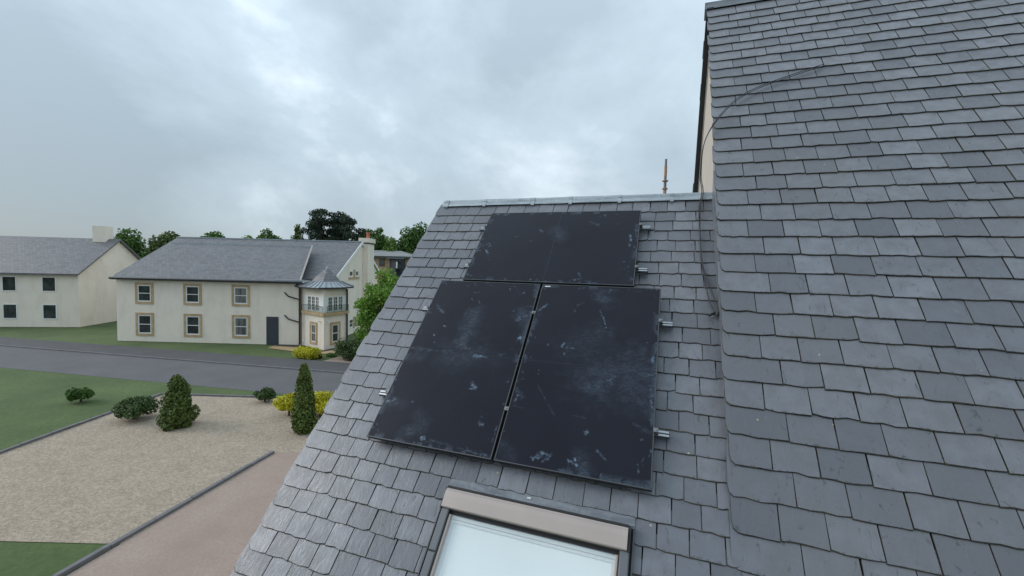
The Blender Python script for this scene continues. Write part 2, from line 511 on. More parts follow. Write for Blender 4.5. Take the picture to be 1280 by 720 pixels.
# ------------------------------------------------------------------ mesh helpers
class MB:
    """Collects boxes, tubes and prisms and links them as one mesh object."""

    def __init__(self):
        self.v, self.f, self.m = [], [], []

    def add(self, verts, faces, mat=0):
        o = len(self.v)
        self.v += [tuple(p) for p in verts]
        self.f += [tuple(i + o for i in fc) for fc in faces]
        self.m += [mat] * len(faces)
        return self

    def box(self, x0, x1, y0, y1, z0, z1, mat=0, xf=None):
        vs = [Vector((x, y, z)) for z in (z0, z1) for y in (y0, y1) for x in (x0, x1)]
        if xf is not None:
            vs = [xf @ p for p in vs]
        return self.add(vs, [(0, 2, 3, 1), (4, 5, 7, 6), (0, 1, 5, 4), (2, 6, 7, 3), (0, 4, 6, 2), (1, 3, 7, 5)], mat)

    def bevel_box(self, x0, x1, y0, y1, z0, z1, r, mat=0, xf=None):
        """A box whose upper edges are chamfered."""
        vs = [Vector((x, y, z)) for z, q in ((z0, 0), (z1 - r, 0), (z1, r)) for x, y in
              ((x0 + q, y0 + q), (x1 - q, y0 + q), (x1 - q, y1 - q), (x0 + q, y1 - q))]
        if xf is not None:
            vs = [xf @ p for p in vs]
        fs = [(3, 2, 1, 0), (8, 9, 10, 11)]
        for a in (0, 4):
            for i in range(4):
                j = (i + 1) % 4
                fs.append((a + i, a + j, a + 4 + j, a + 4 + i))
        return self.add(vs, fs, mat)

    def tube(self, pts, rad, seg=8, mat=0, cap=True):
        pts = [Vector(p) for p in pts]
        rad = [rad] * len(pts) if isinstance(rad, (int, float)) else rad
        vs, fs = [], []
        ref = Vector((0.31, 0.23, 0.92)).normalized()
        for i, p in enumerate(pts):
            d = (pts[min(i + 1, len(pts) - 1)] - pts[max(i - 1, 0)]).normalized()
            a = d.cross(ref)
            if a.length < 0.1:
                a = d.cross(Vector((1, 0, 0)))
            a.normalize()
            b = d.cross(a)
            for k in range(seg):
                t = 2 * math.pi * k / seg
                vs.append(p + (a * math.cos(t) + b * math.sin(t)) * rad[i])
        for i in range(len(pts) - 1):
            for k in range(seg):
                k2 = (k + 1) % seg
                fs.append((i * seg + k, i * seg + k2, (i + 1) * seg + k2, (i + 1) * seg + k))
        if cap:
            fs.append(tuple(range(seg - 1, -1, -1)))
            fs.append(tuple(range((len(pts) - 1) * seg, len(pts) * seg)))
        return self.add(vs, fs, mat)

    def prism(self, poly, d, mat=0):
        """Polygon in 3-D (planar) pushed along the vector d."""
        n = len(poly)
        d = Vector(d)
        vs = [Vector(p) for p in poly] + [Vector(p) + d for p in poly]
        fs = [tuple(range(n)), tuple(range(2 * n - 1, n - 1, -1))]
        for i in range(n):
            j = (i + 1) % n
            fs.append((i, i + n, j + n, j))
        return self.add(vs, fs, mat)

    def build(self, name, mats, parent=None, smooth=False, fix=True):
        me = bpy.data.meshes.new(name)
        me.from_pydata(self.v, [], self.f)
        for k in (mats if isinstance(mats, (list, tuple)) else [mats]):
            me.materials.append(MATS[k])
        me.polygons.foreach_set('material_index', self.m)
        if smooth:
            me.polygons.foreach_set('use_smooth', [True] * len(self.f))
        me.update()
        if fix:
            bm = bmesh.new()
            bm.from_mesh(me)
            bmesh.ops.recalc_face_normals(bm, faces=bm.faces)
            bm.to_mesh(me)
            bm.free()
        return link(name, me, parent)


def link(name, me, parent=None):
    o = bpy.data.objects.new(name, me)
    COL.objects.link(o)
    if parent is not None:
        o.parent = parent
    return o


def thing(name, label, cat, loc=(0, 0, 0), rot=(0, 0, 0), group=None):
    o = bpy.data.objects.new(name, None)
    o.empty_display_size = 0.3
    COL.objects.link(o)
    o.location, o.rotation_euler = loc, rot
    tag(o, label, cat, group)
    return o


def tag(o, label, cat, group=None):
    o['label'], o['category'] = label, cat
    if group:
        o['group'] = group
    return o


def structure(name, mb, mat):
    o = mb.build(name, mat)
    o['kind'] = 'structure'
    return o


def uv_planar(o, axis_u, axis_v):
    """UV in metres along two directions (object space)."""
    me = o.data
    uv = me.uv_layers.new(name='UVMap')
    au, av = Vector(axis_u), Vector(axis_v)
    for lp in me.loops:
        p = me.vertices[lp.vertex_index].co
        uv.data[lp.index].uv = (p.dot(au), p.dot(av))

# ------------------------------------------------------------------ the slated house we look across
HX, HY = 0.45, 7.18                       # verge edge and ridge line of the taller block
HZ = CAMZ + 4.0
PH2 = R(52.5)                             # its steeper near slope
house = thing('slate_roofed_house', 'nearest house with riven grey slate roof, lead ridge and roof window, filling the foreground',
              'house', (1.0, 4.0, 0.0))
HB = Vector((1.0, 4.0, 0.0))
NS = -0.100                               # slate surface below the panel tops (roof frame)
U0, U1 = -0.64, 2.84
V_EAVE, V_RIDGE = -4.45, 1.50

roof = MB().box(U0 + 0.05, U1 - 0.02, V_EAVE + 0.06, V_RIDGE, -0.20, NS - 0.034).build('roof', 'roof_deck', house)
roof.location = O - HB
roof.rotation_euler = (TH, 0, 0)

roof2 = MB().box(0.05, 5.2, -8.75, -0.01, -0.14, -0.034).build('roof', 'roof_deck', house)
roof2.location = Vector((HX, HY, HZ)) - HB
roof2.rotation_euler = (PH2, 0, 0)

rng = random.Random(11)


def slate_geom(rg, w, ln, th, clip=0.0):
    """One riven slate: local x across (0 centre), y up the slope from the tail, z up. Returns verts, faces, material ids."""
    h = w / 2
    pts = []
    nt_ = 4
    for i in range(nt_ + 1):
        t = i / nt_
        y = rg.uniform(-0.002, 0.0045)
        if rg.random() < 0.16:
            y += rg.uniform(0.004, 0.011)
        if i in (0, nt_) and rg.random() < 0.3:
            y += rg.uniform(0.002, 0.008)
        pts.append([-h + w * t, y])
    pts[-1][0] += rg.uniform(-0.002, 0.0015)
    if clip:
        pts[0] = [-h + clip * 0.45, 0.004]
        pts.insert(0, [-h + clip * 0.12, clip * 0.35])
        pts.insert(0, [-h, clip * 0.95])
    pts.append([h + rg.uniform(-0.002, 0.001), ln])
    pts.append([-h + rg.uniform(-0.001, 0.002), ln])
    n = len(pts)
    cx = sum(p[0] for p in pts) / n
    vs = []
    tilt = rg.uniform(-0.0012, 0.0012)
    for x, y in pts:
        vs.append((x, y, 0.0))
    for x, y in pts:
        vs.append((x, y, th * 0.68 + tilt * x / h))
    for i, (x, y) in enumerate(pts):
        c = rg.uniform(0.0008, 0.0024)
        xi = x - c * (1 if x > cx else -1) * (0.3 if x < -h + 0.02 and clip else 1)
        yi = y + rg.uniform(0.0015, 0.0065) if y < ln * 0.9 else y
        vs.append((xi, yi, th + tilt * x / h))
    fs, ms = [tuple(range(2 * n, 3 * n))], [0]
    for i in range(n):
        j = (i + 1) % n
        if i == n - 2:
            continue
        fs.append((i, j, n + j, n + i)); ms.append(1)
        fs.append((n + i, n + j, 2 * n + j, 2 * n + i)); ms.append(1)
    return vs, fs, ms


def slate_mesh(name, rg, w, ln, th, clip=0.0):
    vs, fs, ms = slate_geom(rg, w, ln, th, clip)
    me = bpy.data.meshes.new(name)
    me.from_pydata(vs, [], fs)
    me.materials.append(MATS['slate'])
    me.materials.append(MATS['slate_edge'])
    me.polygons.foreach_set('material_index', ms)
    a = me.attributes.new('tone', 'FLOAT', 'FACE')
    a.data.foreach_set('value', [rg.random()] * len(fs))
    a = me.attributes.new('tail', 'FLOAT', 'POINT')
    a.data.foreach_set('value', [min(p[1], 0.25) for p in vs])
    me.update()
    return me


S_LEN, S_TH = 0.256, 0.0095
VAR = [slate_mesh('slate', rng, 0.2, S_LEN, S_TH) for _ in range(24)]
VARC = [slate_mesh('slate', rng, 0.3, S_LEN, S_TH, 0.085) for _ in range(8)]


def lay(u0, u1, v0, rows, gauge, nom, verge, phase):
    """Rows of slates: (u centre, v of tail, width, kind)."""
    out = []
    for k in range(rows):
        v = v0 + k * gauge
        x = u0 + rng.uniform(-0.008, 0.008) + (0.0 if k % 2 else 0.012)
        w = (nom * 1.42 if k % 2 == phase else nom * 0.98) + rng.uniform(-0.012, 0.012)
        first = True
        while x < u1:
            if x + w > u1 - 0.06:
                w = u1 - x
            out.append((x + w / 2, v + rng.uniform(-0.004, 0.004), w - rng.uniform(0.003, 0.0065), first and verge))
            x += w
            first = False
            w = nom + rng.uniform(-0.022, 0.022)
    return out


Pslates = lay(U0 - 0.02, U1 - 0.03, -1.961 - 15 * 0.160, 37, 0.160, 0.2, True, 1)
SKY_U0, SKY_U1, SKY_V0, SKY_V1 = 0.842, 2.182, -3.42, -1.975


def project(p):
    d = Vector(p) - Vector((0, 0, CAMZ))
    z = d.dot(_fwd)
    if z < 0.2:
        return None
    return 640 + 529.3 * d.dot(_right) / z, 360 + 529.3 * d.dot(_down) / z, z


cand, rest = [], []
trimmed = []
for s in Pslates:
    u, v, w, first = s
    if v > 1.33:
        continue
    a, b = u - w / 2, u + w / 2
    # cut the slates round the roof window
    if v + 0.165 > SKY_V0 and v < SKY_V1 - 0.0:
        if a < SKY_U0 < b:
            b = SKY_U0 - 0.006
        elif a < SKY_U1 < b:
            a = SKY_U1 + 0.006
        elif a >= SKY_U0 and b <= SKY_U1:
            continue
        if b - a < 0.03:
            continue
    trimmed.append(((a + b) / 2, v, b - a, first))
for s in trimmed:
    u, v, w, first = s
    q = project(PF(u, v + 0.08, NS))
    hid = (0.05 < u < 2.02 and 0.08 < v < 1.05) or (0.05 < u < 2.24 and -1.7 < v < 0.0)
    if q and 362 < q[0] < 916 and 240 < q[1] < 730 and not hid:
        cand.append((1 / q[2] ** 2, s))
    else:
        rest.append(s)
cand.sort(key=lambda t: -t[0])
singles = [s for _, s in cand[:300]]
rest += [s for _, s in cand[300:]]
TILT = math.atan(2 * S_TH / 0.325)
LIFT = 2 * S_TH + 0.006


def slate_place(u, v, w, first):
    skew = rng.uniform(-0.012, 0.012)
    return (u, v, NS - S_TH * 3 + LIFT + rng.uniform(-0.001, 0.0015)), (-TILT, rng.uniform(-0.004, 0.004), skew)


for s in singles:
    u, v, w, first = s
    o = link('slate', rng.choice(VARC if first else VAR), roof)
    o.location, o.rotation_euler = slate_place(*s)
    o.scale = (w / (0.3 if first else 0.2), 1, 1)


def slate_field(name, items, parent, th, ln, base, tilt):
    V, F, M_, T, TL = [], [], [], [], []
    for (u, v, w, first, cl) in items:
        vs, fs, ms = slate_geom(rng, w, ln, th, cl if first else 0.0)
        mt = Matrix.Translation((u, v, base + rng.uniform(-0.001, 0.0015))) @ Matrix.Rotation(rng.uniform(-0.012, 0.012), 4, 'Z') @ Matrix.Rotation(-tilt, 4, 'X')
        o_ = len(V)
        V += [tuple(mt @ Vector(p)) for p in vs]
        F += [tuple(i + o_ for i in f) for f in fs]
        TL += [p[1] for p in vs]
        M_ += ms
        T += [rng.random()] * len(fs)
    me = bpy.data.meshes.new(name)
    me.from_pydata(V, [], F)
    me.materials.append(MATS['slate'])
    me.materials.append(MATS['slate_edge'])
    me.polygons.foreach_set('material_index', M_)
    a = me.attributes.new('tone', 'FLOAT', 'FACE')
    a.data.foreach_set('value', T)
    a = me.attributes.new('tail', 'FLOAT', 'POINT')
    a.data.foreach_set('value', TL)
    me.update()
    o = link(name, me, parent)
    o['kind'] = 'stuff'
    return o


slate_field('slates', [(*s, 0.085) for s in rest], roof, S_TH, S_LEN, NS - S_TH * 3 + LIFT, TILT)
G2 = 0.203
P2 = lay(0.004, 5.1, -8.7, 43, G2, 0.27, True, 1)
slate_field('slates', [(*s, 0.075) for s in P2 if s[1] < -0.3], roof2, 0.0135, 0.33, -0.0105 * 3 + 0.026, math.atan(2 * 0.0135 / 0.42))

# lead ridge of the lower roof: two dressed wings over a roll, lapped lengths held by clips
rp = [(-0.004, -0.062), (0.03, -0.05), (0.052, -0.02), (0.058, 0.012), (0.046, 0.043), (0.018, 0.06), (-0.02, 0.058)]
mb = MB()
xs = [-0.60, -0.02, 0.66, 1.16, 1.76, 2.34, 2.82]
ridge_u = Vector((0, 1, 0))
prof = []
# profile in roof-frame (v, n): apron on the near slope, roll, then down the far slope
ap = [(1.432, NS + 0.012), (1.436, NS + 0.017), (1.488, NS + 0.016)]
cv, cn = 1.522, NS - 0.004
roll = [(cv + 0.037 * math.cos(t), cn + 0.037 * math.sin(t)) for t in [R(a) for a in (150, 120, 92, 64, 36, 8, -20)]]
far = [(cv + 0.06, cn - 0.06), (cv + 0.075, cn - 0.14)]
prof = ap + roll + far
for k in range(6):
    a, b = xs[k] - (0.035 if k else 0), xs[k + 1]
    lift = 0.0025 * (k % 2)
    vs = []
    for u in (a, (a + b) / 2, b):
        for (v, n) in prof:
            vs.append((u, v + rng.uniform(-0.002, 0.002), n + lift + rng.uniform(-0.0012, 0.0012)))
    m_ = len(prof)
    fs = [(r_ * m_ + i, r_ * m_ + i + 1, (r_ + 1) * m_ + i + 1, (r_ + 1) * m_ + i) for r_ in range(2) for i in range(m_ - 1)]
    mb.add(vs, fs)
rc = mb.build('ridge_cap', 'lead', roof, smooth=True)
for u in (-0.533, 0.027, 0.70, 1.185, 1.779, 2.363):
    m2 = MB()
    pr = [(v, n + 0.006) for v, n in [(1.420, NS + 0.008)] + ap[1:] + roll[:5]]
    vs = []
    for uu in (u - 0.02, u + 0.02):
        vs += [(uu, v, n) for v, n in pr]
    q = len(pr)
    m2.add(vs, [(i, i + 1, q + i + 1, q + i) for i in range(q - 1)])
    m2.box(u - 0.02, u + 0.02, 1.414, 1.424, NS + 0.002, NS + 0.016)
    m2.build('ridge_clip', 'lead', roof)

# the rest of the house: walls under the eaves, far slopes, gable of the taller block
def loc(p):
    return Vector(p) - HB


ez = PF(0, V_EAVE, NS).z
ey = PF(0, V_EAVE, NS).y
rz, ry = PF(0, V_RIDGE, NS).z, PF(0, V_RIDGE, NS).y
wx0 = O.x + U0 + 0.09
mb = MB()
mb.box(wx0 - HB.x, 0.42 - HB.x, ey + 0.35 - HB.y, ey + 0.65 - HB.y, 0, ez - 0.02)
mb.build('front_wall', 'harling', house)
gp = [(wx0, ey + 0.35, 0), (wx0, ey + 0.35, ez + 0.12), (wx0, ry, rz - 0.24), (wx0, 2 * ry - ey - 0.35, ez + 0.12), (wx0, 2 * ry - ey - 0.35, 0)]
MB().prism([loc(p) for p in gp], (0.25, 0, 0)).build('side_wall', 'harling', house)
mb = MB()
fs0, fs1 = Vector((0, ry, rz + 0.0)), Vector((0, 2 * ry - ey, ez))
mb.prism([loc((O.x + U0, fs0.y + 0.01, fs0.z)), loc((O.x + U0, fs1.y, fs1.z)), loc((O.x + U0, fs1.y, fs1.z - 0.12)), loc((O.x + U0, fs0.y + 0.01, fs0.z - 0.14))], (U1 - U0 - 0.05, 0, 0))
mb.build('far_slope', 'slate', house)
MB().tube([loc((O.x + U0 - 0.05, ey - 0.07, ez - 0.08)), loc((0.40, ey - 0.07, ez - 0.08))], 0.06, 10).build('gutter', 'pipe_black', house)

# gable wall of the taller block, facing the lower ridge
c2, s2 = math.cos(PH2), math.sin(PH2)
PH3 = R(64)
c3, s3 = math.cos(PH3), math.sin(PH3)
LN, LF = 8.6, 5.0
gw = [(0.54, HY - LN * c2 + 0.15, 0), (0.54, HY - LN * c2 + 0.15, HZ - LN * s2 + 0.02), (0.54, HY, HZ - 0.23), (0.54, HY + LF * c3, HZ - LF * s3 - 0.23), (0.54, HY + LF * c3, 0)]
MB().prism([loc(p) for p in gw], (0.3, 0, 0)).build('gable_wall', 'render_tan', house)
# grey mortared undercloak below the near verge
d2 = Vector((0, -c2, -s2))
n2v = Vector((0, -s2, c2))
b0 = Vector((0.474, HY, HZ)) + d2 * 0.1 - n2v * 0.03
MB().prism([loc(b0 + d2 * 3.3), loc(b0 + d2 * 8.0), loc(b0 + d2 * 8.0 - n2v * 0.3), loc(b0 + d2 * 3.75 - n2v * 0.36), loc(b0 + d2 * 3.3 - n2v * 0.06)], (0.0135, 0, 0)).build('undercloak', 'lead_dark', house)
# pale mortar fillet under the far verge
d3 = Vector((0, c3, -s3))
n3 = Vector((0, s3, c3))
a0 = Vector((0.5275, HY, HZ)) - n3 * 0.178 + d3 * 0.1
mb = MB()
mb.prism([loc(a0), loc(a0 + d3 * 4.8), loc(a0 + d3 * 4.8 + n3 * 0.055), loc(a0 + n3 * 0.055)], (0.012, 0, 0))
mb.build('verge_fillet', 'skew_stone', house)
# far slope: boards with the slate tails stepping along its verge
mb = MB()
p0 = Vector((HX + 0.005, HY, HZ))
mb.prism([loc(p0 - n3 * 0.12 + d3 * 0.03), loc(p0 + d3 * LF - n3 * 0.12), loc(p0 + d3 * LF - n3 * 0.035), loc(p0 - n3 * 0.035 + d3 * 0.03)], (0.1, 0, 0), 0)
mb.prism([loc(p0 + Vector((0.1, 0, 0)) - n3 * 0.098 + d3 * 0.03), loc(p0 + Vector((0.1, 0, 0)) + d3 * LF - n3 * 0.098), loc(p0 + Vector((0.1, 0, 0)) + d3 * LF - n3 * 0.035), loc(p0 + Vector((0.1, 0, 0)) - n3 * 0.035 + d3 * 0.03)], (5.0, 0, 0), 0)
fr = mb.build('far_slope', 'rafter_dark', house)
mb = MB()
k = 0
s = 0.05
while s < LF - 0.25:
    jx = rng.uniform(-0.012, 0.012)
    a = p0 + d3 * s + n3 * (-0.034)
    b = p0 + d3 * (s + 0.25) + n3 * (-0.012)
    x = Vector((jx, 0, 0))
    mb.prism([loc(a + x), loc(b + x), loc(b + x + n3 * 0.013), loc(a + x + n3 * 0.013)], (0.5, 0, 0), 0)
    s += 0.203
mb.build('verge_slates', ['slate'], house)['kind'] = 'stuff'
# lead ridge over the taller block
mb = MB()
rr = [(-0.095, -0.095 * s2 / c2 + 0.03), (-0.03, 0.015)] + [(0.03 * math.cos(R(a)), 0.02 + 0.03 * math.sin(R(a))) for a in (180, 135, 90, 45, 0)] + [(0.03, 0.01), (0.09, -0.09 * s3 / c3 + 0.02)]
vs = [loc((x, HY + y, HZ + z)) for x in (HX - 0.015, HX + 5.1) for y, z in rr]
q = len(rr)
mb.add(vs, [(i, i + 1, q + i + 1, q + i) for i in range(q - 1)])
mb.build('ridge_cap', 'lead_dark', house, smooth=True)

# ------------------------------------------------------------------ roof window (a part of the house, its pieces below it)
rw = MB()
fw = 0.088
n0, n1 = NS - 0.02, NS + 0.052
A, B, T_, D_ = SKY_U0, SKY_U1, -2.04, SKY_V0 + 0.03
rw.box(A + 0.012, A + 0.05, D_, T_ - 0.02, n0, n1 - 0.014)
rw.box(B - 0.05, B - 0.012, D_, T_ - 0.02, n0, n1 - 0.014)
rw.box(A + 0.05, B - 0.05, T_ - 0.06, T_ - 0.02, n0, n1 - 0.014)
rw.box(A + 0.05, B - 0.05, D_, D_ + 0.05, n0, n1 - 0.014)
rwo = rw.build('roof_window', 'rubber', house)
rwo.location, rwo.rotation_euler = O - HB, (TH, 0, 0)


def rwpart(name, mb, mat, smooth=False):
    return mb.build(name, mat, rwo, smooth)


# lead soakers and back flashing round the frame
m = MB()
m.box(A - 0.012, B + 0.012, T_ - 0.015, SKY_V1 + 0.022, NS - 0.02, NS + 0.004)
m.box(A - 0.006, B + 0.004, T_ + 0.022, T_ + 0.028, NS + 0.004, NS + 0.014)
rwpart('back_flashing', m, 'lead_dark')
for side in (-1, 1):
    m = MB()
    e_ = A if side < 0 else B
    a, b = (e_ - 0.012, e_ + 0.011) if side < 0 else (e_ - 0.011, e_ + 0.012)
    m.box(a, b, D_, T_ + 0.008, NS - 0.02, NS + 0.018)
    x0, x1 = (a - 0.002, a + 0.005) if side < 0 else (b - 0.005, b + 0.002)
    m.box(x0, x1, D_, T_ + 0.014, NS - 0.01, NS + 0.034, 1)
    rwpart('side_flashing', m, ['rubber', 'frame_edge'])
    # side covers in two lengths
    for (v0_, v1_) in ((D_, -2.452), (-2.449, -2.172)):
        m = MB()
        a, b = (A + 0.008, A + 0.066) if side < 0 else (B - 0.066, B - 0.008)
        m.bevel_box(a, b, v0_, v1_, n0 + 0.02, n1 + (0.0015 if v0_ > -2.46 else 0), 0.006)
        rwpart('side_cover', m, 'cover_grey')
# top cover (beige) over its dark upstand
m = MB()
pc = [(T_ - 0.134, n1 - 0.004), (T_ - 0.134, n1 + 0.016), (T_ - 0.128, n1 + 0.021), (T_ - 0.055, n1 + 0.027), (T_ - 0.022, n1 + 0.026), (T_ - 0.017, n1 + 0.021), (T_ - 0.015, n1 + 0.0215), (T_ - 0.004, n1 + 0.015), (T_, n1 + 0.006), (T_, n1 - 0.05)]
m.prism([(A + 0.006, v, n) for v, n in pc] + [(A + 0.006, T_ - 0.134, n1 - 0.05)], (B - A - 0.03, 0, 0))
rwpart('top_cover', m, 'cover_beige')
m = MB()
m.box(A - 0.004, A + 0.005, T_ - 0.14, T_ + 0.004, n0, n1 + 0.012)
m.box(B - 0.022, B - 0.006, T_ - 0.14, T_ + 0.004, n0, n1 + 0.014)
m.box(A + 0.005, B - 0.022, T_ + 0.001, T_ + 0.016, n0, n1 + 0.012)
rwpart('end_cap', m, 'rubber')
for k, q in enumerate(((A + 0.62, SKY_V1 - 0.005),)):
    rwpart('flashing_clip', MB().bevel_box(q[0] - 0.014, q[0] + 0.014, q[1] - 0.008, q[1] + 0.006, NS + 0.003, NS + 0.012, 0.003), 'sticker')
# sash: dark seals, beige inner edge, pane and the white blind drawn under it
m = MB()
SA, SB, SV = A + 0.068, B - 0.068, -2.172
m.box(SA, SB, SV - 0.012, SV + 0.03, n0, n1 - 0.022)
m.box(SA, SB, SV - 0.03, SV - 0.0125, n0, n1 - 0.03)
rwpart('top_seal', m, 'rubber')
for side in (-1, 1):
    m = MB()
    a, b = (SA - 0.002, SA + 0.004) if side < 0 else (SB - 0.004, SB + 0.002)
    m.box(a, b, D_, SV - 0.013, n0, n1 - 0.004)
    rwpart('side_seal', m, 'rubber')
    m = MB()
    a, b = (SA + 0.0045, SA + 0.024) if side < 0 else (SB - 0.024, SB - 0.0045)
    m.bevel_box(a, b, D_, SV - 0.031, n0, n1 - 0.012, 0.004)
    rwpart('glazing_bead', m, 'cover_beige')
m = MB()
m.box(SA + 0.0245, SB - 0.0245, D_ + 0.05, SV - 0.031, n1 - 0.028, n1 - 0.022)
rwpart('pane', m, 'skylight_glass')
m = MB()
m.box(SA + 0.0245, SB - 0.0245, D_ + 0.05, SV - 0.056, n1 - 0.062, n1 - 0.058)
rwpart('blind', m, 'blind_fabric')
m = MB()
m.box(SA + 0.0245, SB - 0.0245, SV - 0.054, SV - 0.031, n1 - 0.062, n1 - 0.046)
m.box(SA + 0.0245, SB - 0.0245, SV - 0.075, SV - 0.057, n1 - 0.0575, n1 - 0.046)
rwpart('blind_rail', m, 'white_frame')
m = MB()
m.box(SA + 0.0245, SA + 0.05, D_ + 0.05, SV - 0.0755, n1 - 0.0575, n1 - 0.05)
m.box(SB - 0.045, SB - 0.0245, D_ + 0.05, SV - 0.0755, n1 - 0.0575, n1 - 0.05)
rwpart('blind_track', m, 'white_frame')

